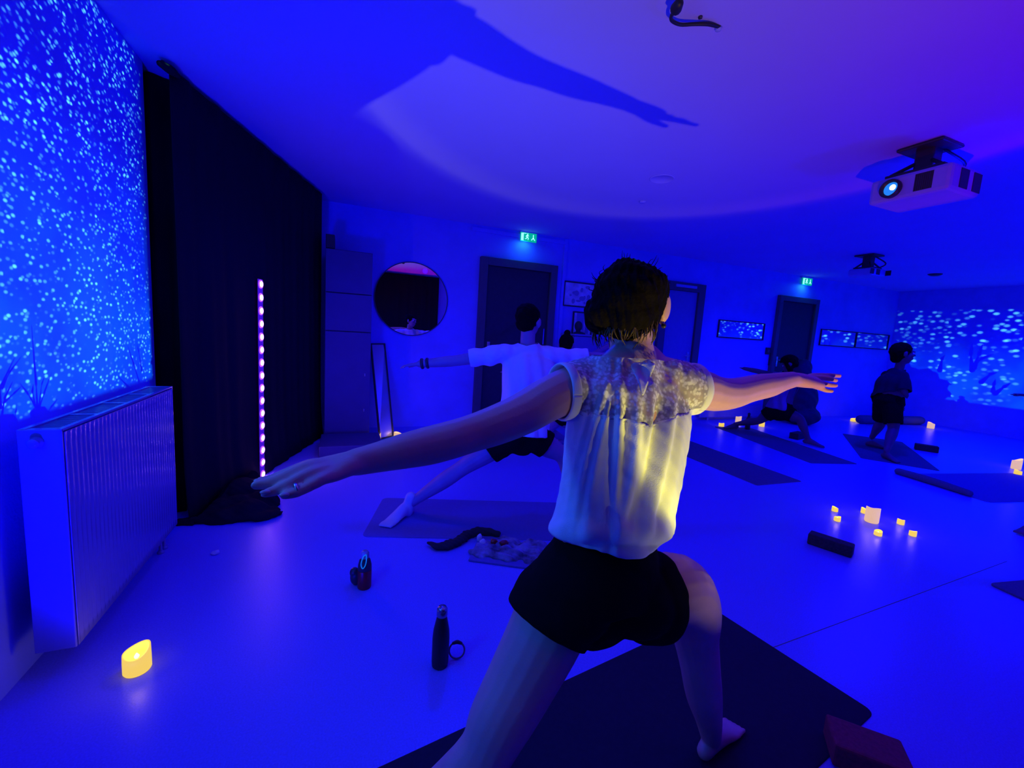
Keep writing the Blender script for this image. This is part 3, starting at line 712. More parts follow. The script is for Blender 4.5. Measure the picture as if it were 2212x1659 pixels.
# ------------------------------------------------------------------ exit signs
M_exit = mat('exit_green', (.0, .25, .12), .4, emis=(.0, .42, .22), estr=1.0)
M_exitw = mat('exit_white', (.7, 1, .9), .4, emis=(.30, .85, .75), estr=1.2)
def exit_sign(px, py, wpx, label, glow):
    p = on_y(px, py, BACK - .06); y = BACK - .06; w = wpx; h = w * .5
    root = thing('exit_sign', (p.x, BACK, p.z), label, 'sign')
    MB().box((p.x, BACK - .028, p.z + h * .62), (w * 1.1, .05, h * .32), bev=.008).obj('housing', M_plastic, root)
    MB().box((p.x, y + .02, p.z), (w, .012, h), bev=.003).obj('panel', M_exit, root)
    f = y + .012
    def dec(name, fn):
        mb = MB(); fn(mb); mb.obj(name, M_exitw, root)
    def man(mb):
        cx_ = p.x + w * .02 - w * .10; s = h
        mb.lathe([(s * .075, 0), (s * .07, .003)], (cx_ + s * .02, f, p.z + s * .33), 14, Rm)
        def limb(a, b, wd):
            A_, B_ = V((cx_ + a[0] * s, 0, p.z + a[1] * s)), V((cx_ + b[0] * s, 0, p.z + b[1] * s)); D_ = B_ - A_; an = math.atan2(D_.z, D_.x)
            mb.box(((A_.x + B_.x) / 2, f - .0015, (A_.z + B_.z) / 2), (D_.length + wd * s * .4, .003, wd * s), rot=(0, -an, 0))
        limb((0, .22), (-.04, -.02), .12); limb((-.04, -.02), (.12, -.12), .08); limb((.12, -.12), (.08, -.32), .07)
        limb((-.04, -.02), (-.14, -.2), .08); limb((-.14, -.2), (-.28, -.22), .07); limb((0, .2), (.16, .10), .06); limb((0, .2), (-.16, .12), .06); limb((-.16, .12), (-.18, -.02), .05)
    dec('running_figure', man)
    def arrow(mb):
        cx_ = p.x + w * .28; s = h
        mb.box((cx_, f - .0015, p.z + s * .10), (s * .09, .003, s * .42))
        for sg in (-1, 1): mb.box((cx_ + sg * s * .11, f - .0015, p.z - s * .17), (s * .34, .003, s * .09), rot=(0, sg * .85, 0))
    dec('down_arrow', arrow)
    def door(mb):
        mb.box((p.x - w * .39, f - .0015, p.z - h * .03), (w * .15, .003, h * .78))
        mb.box((p.x - w * .27, f - .0012, p.z + h * .36), (w * .24, .0024, h * .06))
    dec('doorway_symbol', door)
    area('exit_sign_lamp', (p.x - .05, BACK - .10, p.z - h * .55), (p.x - .08, BACK, p.z - .5), .16, glow, (.02, .38, 1.0))
    return root
exit_sign(1143, 512, .235, 'glowing green emergency exit sign high on the wall above the first door', .75)
exit_sign(1746, 608, .26, 'glowing emergency exit sign high above the third door', .9)

# ------------------------------------------------------------------ ceiling bits
p = on_z(1430, 386, CEIL)
dk = thing('ceiling_speaker', (p.x, p.y, CEIL), 'round white flush ceiling disc inside the lit patch, left of the large projector', 'ceiling fitting')
MB().lathe([(.10, 0), (.10, -.004), (.092, -.007), (.09, -.004), (.002, -.004)], p, 40).obj('grille', M_ceil, dk, True)
p = on_z(1388, 435, CEIL); MB_ = MB().lathe([(.035, 0), (.03, -.012), (.002, -.014)], p + V((0, 0, 0)), 20).obj('smoke_detector', M_ceil, None, True)
tag(MB_, 'tiny round detector on the ceiling near the edge of the lit patch', 'detector')
c1_ = on_z(1552, 60, CEIL - .008); 
wl = thing('loose_cable', (c1_.x, c1_.y, CEIL), 'black cable end with a bulb-shaped tip hanging from the ceiling near the top edge', 'cable')
pts = [on_z(1554, 58, CEIL - .002), on_z(1530, 52, CEIL - .012), on_z(1500, 52, CEIL - .02), on_z(1470, 53, CEIL - .03), on_z(1452, 45, CEIL - .035), on_z(1450, 35, CEIL - .04), on_z(1458, 24, CEIL - .045)]
MB().tube(pts, [.007, .008, .007, .007, .007, .007, .008], 10).obj('cord', M_cable, wl, True)
e0, e1 = on_z(1456, 26, CEIL - .045), on_z(1466, 9, CEIL - .05)
MB().tube([e0, e0 + (e1 - e0) * .4, e1], [.010, .022, .018], 14).obj('bulb_tip', M_cable, wl, True)
a0 = on_z(1552, 60, CEIL - .001); MB().lathe([(.014, 0), (.012, -.01), (.006, -.012)], a0, 16).obj('cable_gland', M_plastic, wl, True)
p = on_z(1513, 36, CEIL); tag(MB().lathe([(.009, 0), (.008, -.006), (.001, -.007)], p, 12).obj('screw_plug', M_plasticd, None, True), 'tiny dark plug in the ceiling beside the loose black cable', 'plug')
p = on_z(2020, 592, CEIL); ds = MB(); ds.lathe([(.09, 0), (.085, -.012), (.05, -.03), (.002, -.032)], p, 24)
tag(ds.obj('smoke_detector', M_plasticd, None, True), 'small dark fitting on the far ceiling right of the small projector', 'detector')

# ------------------------------------------------------------------ candles
M_wax = mat('candle_wax_lit', (.5, .35, .02), .6, emis=(1.0, .68, .10), estr=.9)
M_waxp = mat('candle_wax_pale', (.5, .4, .2), .6, emis=(1.0, .62, .25), estr=.72)
M_waxh = mat('candle_flame_glow', (1, .8, .4), .5, emis=(1.0, .85, .25), estr=3.0)
def candle(px, py, r, h, label, group, wax=M_wax, glow=.12):
    p = on_z(px, py); ph = px * .7
    root = thing('led_candle', p, label, 'candle', group)
    n = 28; vs = []; fs = []
    prof = [(r * .93, 0), (r, h * .06), (r, h * .5), (r * .98, 1.0), (r * .80, .985), (r * .76, .72), (.001, .68)]
    for i, (rr, z) in enumerate(prof):
        for k in range(n):
            a = 2 * PI * k / n
            if i >= 3:
                wav = h * (.13 * math.sin(a + ph) + .05 * math.sin(2 * a + ph))
                zz = h * (z - .10) + (wav if i < 5 else wav * .4)
            else: zz = z
            vs.append((p.x + rr * math.cos(a), p.y + rr * math.sin(a), max(zz, 0)))
    for i in range(len(prof) - 1):
        for k in range(n): fs.append((i * n + k, i * n + (k + 1) % n, (i + 1) * n + (k + 1) % n, (i + 1) * n + k))
    fs.append(tuple(range(n))[::-1])
    mk('wax_body', vs, fs, wax, root, True)
    MB().lathe([(r * .16, 0), (r * .2, h * .08), (r * .1, h * .17), (.001, h * .22)], (p.x, p.y, h * .57), 12).obj('flame_tip', M_waxh, root, True)
    if glow: point('candle_glow', (p.x, p.y, h * 1.12), glow, (1, .55, .2), r * .5)
    return root
candle(297, 1447, .041, .085, 'large glowing candle on the floor in front of the radiator', None, glow=.22)
candle(859, 947, .045, .075, 'glowing candle on the floor at the foot of the leaning mirror', None, M_waxp, .12)
candle(820, 952, .012, .085, 'thin sliver of a glowing candle left of the leaning mirror, by the cupboard', None, M_waxp, .04)
gB = 'candles at the foot of the back wall'
candle(1558, 921, .040, .06, 'small glowing candle at the left corner of the long dark mat by the back wall', gB, glow=.05)
candle(1594, 915, .045, .13, 'tallest glowing candle by the heater at the back wall', gB, M_waxp, .08)
candle(1645, 921, .042, .085, 'small glowing candle behind the straight leg of the purple-topped person', gB, glow=.05)
candle(1842, 910, .04, .055, 'tiny glowing candle, left one of the touching pair behind the standing silhouette', gB, glow=.04)
candle(1851, 910, .045, .06, 'tiny glowing candle, right one of the touching pair behind the standing silhouette', gB, glow=.04)
candle(2010, 925, .052, .11, 'pale glowing candle on the floor to the right of the standing silhouette', gB, M_waxp, .09)
gR = 'candles at the right edge'
candle(2194, 1013, .045, .13, 'tall pale candle near the right edge of the picture', gR, M_waxp, .1)
candle(2198, 1025, .033, .055, 'small yellow candle in front of the tall pale candle at the right edge', gR, glow=.05)
gC = 'cluster of candles on the open floor'
candle(1803, 1104, .022, .036, 'small candle farthest left in the floor cluster, at its back', gC, glow=.05)
candle(1808, 1125, .022, .036, 'small candle at the left of the floor cluster, nearest the dark block', gC, glow=.05)
candle(1866, 1108, .022, .042, 'small candle tucked left behind the large candle of the cluster', gC, glow=.04)
candle(1882, 1127, .045, .125, 'large candle in the middle of the floor cluster', gC, M_waxp, .20)
candle(1945, 1132, .023, .042, 'small candle right of the large candle, second from the right in the cluster', gC, glow=.05)
candle(1896, 1156, .024, .036, 'small candle in front of the large candle, nearest in the cluster', gC, glow=.05)
candle(1971, 1157, .022, .040, 'small candle farthest right in the floor cluster', gC, glow=.05)

# ------------------------------------------------------------------ yoga mats
def ymat(c, ang, L, W, material, label, group='yoga mats', th=.005, rc=.03, parts=None, z0=.0):
    """c = one corner on the floor, ang = direction of the long side, mat lies to the left of that direction"""
    ca, sa = math.cos(ang), math.sin(ang); X = V((ca, sa, 0)); Y = V((-sa, ca, 0))
    out = []
    for (cx_, cy_, a0_) in ((L - rc, rc, -PI / 2), (L - rc, W - rc, 0), (rc, W - rc, PI / 2), (rc, rc, PI)):
        for k in range(6): a = a0_ + PI / 2 * k / 5; out.append((cx_ + rc * math.cos(a), cy_ + rc * math.sin(a)))
    n = len(out); vs = []
    for z, ins in ((z0 + .0, 0), (z0 + th * .7, 0), (z0 + th, .003)):
        for (x, y) in out:
            q = V(c) + X * (x + (L / 2 - x) / L * 2 * ins) + Y * (y + (W / 2 - y) / W * 2 * ins); vs.append((q.x, q.y, z))
    fs = [tuple(range(n))[::-1], tuple(range(2 * n, 3 * n))]
    for i in range(2):
        for k in range(n): fs.append((i * n + k, i * n + (k + 1) % n, (i + 1) * n + (k + 1) % n, (i + 1) * n + k))
    return tag(mk('yoga_mat', vs, fs, material), label, 'mat', group)
m1_ = on_z(1547, 1320); m2_ = on_z(1882, 1542)
xd = (on_z(1547, 1320) - on_z(860, 1640)).normalized(); ang0 = math.atan2(xd.y, xd.x)
W0 = .63; fr = m1_ + V((xd.y, -xd.x, 0)) * W0
ymat(fr - xd * 1.83, ang0, 1.83, W0, M_mat, 'large black yoga mat under the barefoot person in the white lace blouse')
a_ = on_z(835, 1073); b_ = on_z(1190, 1083); x2 = (b_ - a_).normalized(); c_ = on_z(781, 1160)
ymat(c_, math.atan2(x2.y, x2.x), 1.75, .60, M_mat_mid, 'mid-blue yoga mat under the person in the white T-shirt', rc=.04)
# third mat, right of the blouse
a_ = on_z(1715, 1040); b_ = on_z(1635, 1049); c_ = on_z(1480, 985); xx = (b_ - c_).normalized()
ymat(b_ - xx * 1.80, math.atan2(xx.y, xx.x), 1.80, .60, M_mat_far, 'empty dark yoga mat nearest beyond the outstretched right arm', rc=.02)
a_ = on_z(1543, 922); b_ = on_z(1752, 1001); d_ = on_z(1842, 999); xx = (b_ - a_).normalized()
ymat(a_, math.atan2(xx.y, xx.x), (b_ - a_).length, .62, M_mat_far, 'long dark yoga mat under the person in the purple top', rc=.02)
a_ = on_z(1860, 990); b_ = on_z(1998, 1012); c_ = on_z(1820, 937); yy = (c_ - a_)
ymat(a_ , math.atan2(yy.y, yy.x) - PI / 2 + 0, .72, yy.length * 1.0, M_mat_far, 'dark yoga mat under the standing silhouetted person', rc=.03)
# sixth mat with its rolled blanket edge
a_ = on_z(1940, 1024); b_ = on_z(2092, 1072); xx = (b_ - a_).normalized()
ymat(a_, math.atan2(xx.y, xx.x), 1.0 * (b_ - a_).length + .15, 1.7, M_mat_mid, 'wide blue yoga mat at the right edge with a dark roll along its near side', rc=.05)
rl_ = MB(); rl_.tube([a_ + V((0, 0, .03)), a_ + (b_ - a_) * .5 + V((.01, .01, .035)), b_ + V((0, 0, .03))], [.035, .038, .03], 14)
o = tag(rl_.obj('blanket_roll', M_mat_far, None, True), 'dark rolled blanket lying along the near edge of the wide blue mat', 'blanket')
a_ = on_z(2135, 1263); xx = (on_z(2205, 1295) - a_).normalized()
ymat(a_, math.atan2(xx.y, xx.x), 1.7, .62, M_mat_far, 'dark yoga mat corner cut off by the right edge of the picture', th=.012)

# ------------------------------------------------------------------ blocks, bolster, bag
def block(px, py, ang, size, material, label, z=0):
    p = on_z(px, py, z); R_ = Matrix.Rotation(ang, 3, 'Z')
    o = MB().box((0, 0, size[2] / 2), size, bev=.008).obj('yoga_block', material)
    o.location = (p.x, p.y, z); o.rotation_euler = (0, 0, ang); return tag(o, label, 'yoga block', 'yoga blocks')
a_, b_ = on_z(1746, 1172), on_z(1838, 1203); an = math.atan2((b_ - a_).y, (b_ - a_).x)
block(1792, 1186, an, ((b_ - a_).length + .01, .085, .075), M_block, 'dark cork yoga block beside the candle cluster')
a_, b_ = on_z(1975, 972), on_z(2026, 980); an = math.atan2((b_ - a_).y, (b_ - a_).x)
block(2000, 974, an, ((b_ - a_).length, .10, .085), M_block, 'dark yoga block on the floor right of the standing silhouette')
block(1722, 947, .2, (.25, .12, .09), M_block, 'dark yoga block beside the front foot of the purple-topped person')
p = on_z(1790, 1585, .075)
block(1868, 1648, ang0 - .98, (.20, .13, .075), M_blockr, 'dark red foam yoga block at the bottom edge on the large black mat', z=.007)
p0_, p1_ = on_z(1858, 915), on_z(1985, 917)
o = MB().tube([p0_ + V((0, 0, .08)), p1_ + V((0, 0, .08))], (.0 + .08), 16).obj('bolster', M_mat_far, None, True)
tag(o, 'long dark bolster cushion lying on the floor behind the standing silhouette', 'bolster')
# bean bag by third door
p = on_z(1752, 921); bz = on_y(1750, 852, p.y).z
co, F = blob([ell_geo((p.x, p.y + .18, .16), (.32, .26, .17)), ell_geo((p.x - .02, p.y + .2, .45), (.28, .2, .32)), tube_geo([(p.x - .12, p.y + .2, .3), (p.x - .12, p.y + .2, 1.0)], [(.2, .16), (.16, .12)], 16)], .02, 6)
co[:, 2] = np.maximum(co[:, 2], .002); co += normals(co, F) * (noisev(co, 9, 1.) * .012)[:, None]; co[:, 2] = np.maximum(co[:, 2], .001)
tag(bl_obj('floor_cushion', co, F, M_dark), 'tall dark floor cushion leaning upright beside the third door', 'cushion')
# dark bottle by back foot
def bottle(name, p, prof_body, body_m, label, cap=None, cap_m=None, extra=None):
    root = thing(name, p, label, 'bottle')
    MB().lathe(prof_body, p, 32).obj('bottle_body', body_m, root, True)
    if cap: MB().lathe(cap, p, 32).obj('cap', cap_m, root, True)
    return root
p = on_z(1614, 928); p.z = .006
bottle('water_bottle', p, [(.035, 0), (.038, .01), (.036, .16), (.018, .2), (.016, .21)], M_plasticd, 'slim dark bottle standing on the mat beside the back foot of the purple-topped person', [(.019, .205), (.02, .25), (.012, .262), (.001, .263)], M_plasticd)
p = on_z(950, 1436)
hh = on_y(953, 1310, p.y).z
s = hh / .27
bottle('thermos_bottle', p, [(.030 * s, 0), (.034 * s, .004 * s), (.0355 * s, .02 * s), (.0358 * s, .13 * s), (.033 * s, .165 * s), (.026 * s, .20 * s), (.0215 * s, .222 * s), (.021 * s, .226 * s)], mat('black_steel', (.012, .012, .014), .45), 'black steel bottle with a shiny cap standing on the floor beside the bare left thigh', [(.0215 * s, .227 * s), (.0225 * s, .23 * s), (.0222 * s, .258 * s), (.0165 * s, .268 * s), (.001, .27 * s)], mat('steel_cap', (.35, .35, .4), .25, metal=.9))
p = on_z(787, 1268); hh = on_y(787, 1190, p.y).z; s = hh / .20
rb = bottle('red_bottle', p, [(.031 * s, 0), (.034 * s, .004 * s), (.0345 * s, .01 * s), (.0345 * s, .098 * s), (.033 * s, .10 * s)], M_red, 'dark red bottle with a green strap on its cap standing left of the mid-blue mat')
MB().lathe([(.034 * s, .101 * s), (.0345 * s, .104 * s), (.0335 * s, .125 * s), (.027 * s, .152 * s), (.020 * s, .160 * s), (.019 * s, .164 * s)], p, 28).obj('shoulder', M_plasticd, rb, True)
MB().lathe([(.020 * s, .163 * s), (.021 * s, .166 * s), (.021 * s, .188 * s), (.014 * s, .199 * s), (.001, .2 * s)], p, 24).obj('cap', M_clear, rb, True)
dirc = (p - V((0, 0, H))); dirc.z = 0; dirc.normalize(); sd = V((dirc.y, -dirc.x, 0))
pc = p - dirc * .034 * s
MB().tube([pc + sd * (.004) + V((0, 0, .196 * s)), pc - sd * .008 + V((0, 0, .185 * s)), pc - sd * .017 - dirc * .004 + V((0, 0, .15 * s)), pc - sd * .010 - dirc * .006 + V((0, 0, .127 * s)), pc + sd * .002 - dirc * .005 + V((0, 0, .14 * s)), pc + sd * .007 - dirc * .003 + V((0, 0, .17 * s)), pc + sd * .006 + V((0, 0, .196 * s))], .0026, 8).obj('strap', M_green, rb, True)
pb = p - sd * .042 * s + dirc * .03
co, F = blob([ell_geo((pb.x, pb.y, .045 * s), (.03 * s, .03 * s, .045 * s)), ell_geo((pb.x - .008, pb.y, .07 * s), (.024 * s, .024 * s, .026 * s))], .003, 3)
co[:, 2] = np.maximum(co[:, 2] + .02 * 0, .001)
tag(bl_obj('cup', co, F, M_plasticd), 'small round black pouch right behind the red bottle, on its left', 'pouch')
# headband ring lying behind the thermos
pr = on_z(986, 1421); 
hbn = thing('hair_band', pr, 'thin dark hair band ring standing on the floor right beside the black steel bottle', 'hair band')
rr = .030; cc = pr + V((0, 0, rr + .003)); pts = []
d_ = ray(986, 1400); d_.z = 0; d_.normalize(); s_ = V((d_.y, -d_.x, 0))
for k in range(25): a = 2 * PI * k / 24; pts.append(cc + s_ * (rr * math.cos(a)) + (V((0, 0, 1)) * .95 + d_ * .3) * (rr * math.sin(a)))
vs, fs = tube_geo(pts, .0035, 8, sub=2, round_ends=False); mk('ring', vs, fs, M_mat_far, hbn, True)
MB().tube([pts[4], pts[6], pts[8]], [(.006), (.0075), (.006)], 10).obj('clasp', M_plasticd, hbn, True)
# scrap of paper by the curtain
p = on_z(465, 1197); co, F = blob([ell_geo((p.x, p.y, .008), (.022, .016, .010)), ell_geo((p.x + .008, p.y - .004, .014), (.012, .012, .010))], .003, 1)
co += normals(co, F) * (noisev(co, 180) * .0025)[:, None]; co[:, 2] = np.maximum(co[:, 2], .001)
tag(bl_obj('crumpled_paper', co, F, M_paper), 'tiny crumpled scrap of paper on the floor between the radiator and the red bottle', 'paper')

# ------------------------------------------------------------------ clothes pile on the mat edge
def cloth_patch(name, pts, zt, material, label=None, cat=None, seed=0, amp=.012, parent=None, sc=30):
    pr_ = []
    for (px, py, r, h) in pts:
        p = on_z(px, py); pr_.append(ell_geo((p.x, p.y, zt), (r, r * .75, h)))
    co, F = blob(pr_, .007, 4)
    co += normals(co, F) * (noisev(co, sc, seed) * amp)[:, None]; co[:, 2] = np.maximum(co[:, 2], .006 if zt > 0 else .001)
    o = bl_obj(name, co, F, material, parent)
    if label: tag(o, label, cat, 'clothes on the floor')
    return o
pl = [on_z(925, 1180), on_z(950, 1187), on_z(985, 1178), on_z(1010, 1162), on_z(1040, 1155), on_z(1075, 1160)]
vs, fs = tube_geo([q + V((0, 0, .02)) for q in pl], [(.012, .008), (.035, .018), (.035, .025), (.03, .03), (.03, .03), (.02, .02)], 14, up=(0, 0, 1))
co, F = blob([(vs, fs)], .006, 3); co += normals(co, F) * (noisev(co, 35) * .006)[:, None]; co[:, 2] = np.maximum(co[:, 2], .001)
tag(bl_obj('scarf', co, F, M_darktop), 'black twisted scarf lying on the floor before the mid-blue mat', 'scarf', 'clothes on the floor')
M_pat = mat('patterned_cloth', (.2, .2, .32), .9, noise=.8, nscale=14)
cloth_patch('patterned_cloth', [(1050, 1195, .10, .03), (1100, 1200, .12, .035), (1150, 1190, .12, .035), (1090, 1180, .10, .03), (1170, 1210, .12, .03), (1050, 1185, .06, .03)], .01, M_pat, 'crumpled patterned cloth lying on the floor against the mid-blue mat', 'cloth', 3., .014)
cloth_patch('folded_cloth', [(1060, 1222, .02, .004)], .0, M_pat, None)if False else None
cloth_patch('white_sock', [(1035, 1172, .018, .03), (1042, 1184, .022, .03)], .03, M_paper, 'small white crumpled cloth on top of the black scarf', 'cloth', 5., .004, sc=60)
cloth_patch('red_cloth', [(1066, 1184, .025, .02), (1088, 1187, .03, .02)], .04, M_red, 'small dark red cloth lying on the patterned cloth', 'cloth', 6., .005, sc=50)
a_ = on_z(1012, 1212); b_ = on_z(1180, 1235); dd = (b_ - a_).normalized()
o = MB().box((0, 0, 0), ((b_ - a_).length + .1, .26, .012), rot=(0, 0, math.atan2(dd.y, dd.x)), bev=.004).obj('folded_towel', M_mat_mid)
o.location = (a_ + b_) / 2 + V((-dd.y, dd.x, 0)) * .125 + dd * .05 + V((0, 0, .0062)); tag(o, 'flat blue towel spread under the crumpled patterned cloth', 'towel', 'clothes on the floor')

# ------------------------------------------------------------------ people
def hand_prims(wrist, fwd, up, side, scale=1.0, spread=.12, curl=.25, thumb=True, wr=.025):
    """wrist point, direction of the fingers, back-of-hand normal, side = direction towards the thumb"""
    fwd = V(fwd).normalized(); up = V(up); up = (up - fwd * up.dot(fwd)).normalized(); sd = up.cross(fwd); sd = sd if sd.dot(V(side)) > 0 else -sd
    s = scale; P = []
    P.append(tube_geo([wrist - fwd * .03 * s, wrist + fwd * .02 * s, wrist + fwd * .055 * s, wrist + fwd * .088 * s],
                      [(wr, wr * .8), (.030 * s, .017 * s), (.038 * s, .014 * s), (.036 * s, .012 * s)], 14, up=up))
    for k, (off, ln, r) in enumerate(((.028, .070, .0085), (.010, .078, .0088), (-.010, .072, .0083), (-.028, .056, .0074))):
        b = wrist + fwd * (.083 - abs(k - 1) * .004) * s + sd * off * s
        a = spread * (1.5 - k) ; d = (fwd + sd * a * .6).normalized(); c = curl * (1 + .15 * k)
        d2 = (d - up * c).normalized(); d3 = (d - up * c * 2).normalized(); L_ = ln * s
        P.append(tube_geo([b - d * .02 * s, b + d * L_ * .38, b + d * L_ * .38 + d2 * L_ * .34, b + d * L_ * .38 + d2 * L_ * .34 + d3 * L_ * .26],
                          [r * 1.1 * s, r * s, r * .95 * s, r * .8 * s], 10))
    if thumb:
        b = wrist + fwd * .022 * s + sd * .022 * s; d = (fwd * .75 + sd * .65 - up * .25).normalized(); d2 = (fwd * .95 + sd * .25 - up * .2).normalized()
        P.append(tube_geo([b - d * .01 * s, b + d * .035 * s, b + d * .035 * s + d2 * .03 * s, b + d * .035 * s + d2 * .052 * s], [.012 * s, .011 * s, .0095 * s, .008 * s], 10))
    return P
def foot_prims(ankle, fwd, scale=1.0, sole=0.0, side=None):
    fwd = V((fwd[0], fwd[1], 0)).normalized(); s = scale; A_ = V((ankle[0], ankle[1], sole)); sd = V((-fwd.y, fwd.x, 0)); up = (0, 0, 1); P = []
    P.append(tube_geo([A_ - fwd * .035 * s + V((0, 0, .035 * s)), A_ + fwd * .02 * s + V((0, 0, .045 * s)), A_ + fwd * .08 * s + V((0, 0, .034 * s)), A_ + fwd * .135 * s + V((0, 0, .020 * s)), A_ + fwd * .165 * s + V((0, 0, .016 * s))],
                      [(.028 * s, .033 * s), (.032 * s, .043 * s), (.036 * s, .032 * s), (.043 * s, .019 * s), (.040 * s, .014 * s)], 14, up=up))
    for k in range(5):
        o_ = (-.032 + .016 * k) * s; ln = (.050, .050, .046, .042, .036)[k] * s if side is None or side > 0 else (.036, .042, .046, .050, .050)[k] * s
        r = .0085 * s if 0 < k < 4 else .0105 * s
        b = A_ + fwd * .155 * s + sd * o_ + V((0, 0, .013 * s)); P.append(tube_geo([b, b + fwd * ln * .6 + V((0, 0, .002)), b + fwd * ln - V((0, 0, .003 * s))], [r, r, r * .85], 8))
    return P
def head_prims(c, face, s=1.0, tilt=0.0):
    """skull, jaw, nose, lips, brow and ears; c = middle of the head"""
    f = V((face[0], face[1], 0)).normalized(); r = V((f.y, -f.x, 0)); u = V((0, 0, 1))
    if tilt: q = Matrix.Rotation(tilt, 3, r); f = q @ f; u = q @ u
    R_ = Matrix((r, f, u)).transposed(); P = []
    def e(p, rad, R2=R_): P.append(ell_geo(V(c) + R_ @ (V(p) * s), [q * s for q in rad], R2))
    e((0, -.012, .018), (.073, .090, .076)); e((0, .030, -.03), (.058, .062, .075)); e((0, .048, -.085), (.030, .030, .024))
    e((0, .088, .020), (.050, .014, .012)); e((0, .102, -.018), (.0125, .017, .012)); e((0, .094, .004), (.008, .013, .026))
    e((0, .090, -.052), (.024, .010, .0055)); e((0, .088, -.062), (.021, .010, .0065))
    for sg in (-1, 1):
        e((sg * .043, .068, -.018), (.020, .018, .018))
        Re = R_ @ Matrix.Rotation(sg * -.35, 3, 'Z')
        P.append(ell_geo(V(c) + R_ @ (V((sg * .082, -.006, -.006)) * s), [.009 * s, .020 * s, .033 * s], Re))
        P.append(ell_geo(V(c) + R_ @ (V((sg * .076, -.002, -.036)) * s), [.007 * s, .010 * s, .011 * s], Re))
    return P, R_
def eyes(root, c, R_, s=1.0):
    for sg in (-1, 1):
        p = V(c) + R_ @ (V((sg * .031, .078, .003)) * s)
        e = MB(); e.add(*ell_geo(p, (.0125 * s,) * 3, seg=14, rings=8)); o = e.obj('eye', M_eye, root, True)
        q = V(c) + R_ @ (V((sg * .031, .0885, .003)) * s); e = MB(); e.add(*ell_geo(q, (.0055 * s, .0055 * s, .0055 * s), seg=10, rings=6)); e.obj('iris', M_dark, o, True)
def limb(pts, n=14): return tube_geo([p[0] for p in pts], [p[1] for p in pts], n)

# ---- the woman in the foreground, seen from behind
W = thing('person', on_z(1400, 1600), 'barefoot person in white lace-back blouse and black shorts, largest and nearest, seen from behind', 'person')
LA = [(at(1262, 828, .975), .050), (at(1222, 845, .935), .0505), (at(1185, 862, .90), .0475), (at(1130, 893, .86), .0435), (at(1075, 917, .82), .0395), (at(1020, 936, .785), .0355), (at(975, 950, .755), .0345), (at(925, 963, .73), .0335), (at(870, 975, .70), .0295), (at(815, 988, .675), .0245), (at(765, 999, .652), .0210)]
RA = [(at(1470, 838, 1.02), .052), (at(1512, 842, 1.06), .0505), (at(1545, 850, 1.09), .0455), (at(1580, 850, 1.13), .0415), (at(1612, 842, 1.165), .0375), (at(1638, 836, 1.195), .037), (at(1662, 832, 1.22), .0345), (at(1688, 825, 1.25), .0285), (at(1712, 820, 1.28), .0245)]
tors = [(1372, 812, 1.0, .115, .055), (1371, 845, 1.0, .150, .080), (1362, 900, 1.0, .152, .092), (1350, 960, 1.0, .142, .092), (1338, 1030, 1.0, .128, .085), (1322, 1100, 1.0, .122, .085), (1312, 1160, 1.0, .130, .092), (1300, 1220, 1.0, .155, .105), (1290, 1265, 1.0, .170, .110), (1290, 1290, 1.0, .12, .07)]
def torus_rings(rows, grow=0.0): return tube_geo([at(a, b, c) for a, b, c, _, _ in rows], [(d + grow, e + grow) for *_, d, e in rows], 24, up=(0.16, -.99, 0))
hipL, hipR = at(1205, 1300, .975), at(1400, 1290, 1.04)
LL = [(hipL, .088), (at(1178, 1365, .955), .084), (at(1130, 1460, .93), .076), (at(1080, 1555, .90), .067), (at(1035, 1640, .885), .055), (V((.16, .74, .30)), .052), (V((.06, .735, .17)), .040), (V((.00, .73, .09)), .032)]
RLg = [(hipR, .090), (at(1462, 1272, 1.08), .086), (at(1492, 1315, 1.13), .076), (at(1502, 1375, 1.18), .061), (at(1512, 1440, 1.21), .054), (at(1520, 1500, 1.25), .051), (at(1530, 1550, 1.30), .040), (at(1536, 1592, 1.345), .031)]
body = [torus_rings(tors)]
body.append(tube_geo([at(1262, 826, .965), at(1315, 812, .985), at(1372, 805, 1.0), at(1430, 812, 1.01), at(1480, 828, 1.03)], [.046, .047, .05, .047, .048], 16))
body.append(tube_geo([at(1374, 815, 1.0), at(1366, 775, .995), at(1362, 740, 1.0), at(1362, 700, 1.0)], [(.066), (.054), (.050), (.052)], 18))
body += [limb(LA), limb(RA), limb(LL, 18), limb(RLg, 18)]
for px, py, t in ((1225, 1290, .965), (1355, 1285, 1.02)): body.append(ell_geo(at(px, py, t), (.096, .105, .078)))
# left hand, fingers placed one by one
wl_ = at(765, 999, .652)
body.append(tube_geo([at(790, 994, .665), at(752, 1002, .645), at(715, 1012, .63), at(680, 1020, .615)], [(.0215, .0185), (.026, .017), (.034, .014), (.036, .012)], 16, up=(0, -.15, 1)))
for kn, mids, tip, r in (((672, 1004, .625), [(630, 1018, .610), (592, 1034, .600)], (560, 1040, .592), .0085),
                         ((668, 1009, .612), [(624, 1027, .596), (585, 1043, .585)], (552, 1048, .578), .0088),
                         ((676, 1022, .600), [(636, 1040, .583), (604, 1056, .573)], (573, 1066, .565), .0084),
                         ((692, 1038, .592), [(662, 1054, .578), (640, 1064, .570)], (614, 1071, .563), .0076)):
    k_ = at(*kn); base = k_ + (wl_ - k_).normalized() * .022
    body.append(tube_geo([base, k_, at(*mids[0]), at(*mids[1]), at(*tip)], [r * 1.15, r * 1.12, r, r * .95, r * .78], 12))
body.append(tube_geo([at(735, 1006, .655), at(715, 1000, .66), at(690, 1002, .655), at(668, 1012, .645)], [.012, .011, .0095, .008], 10))
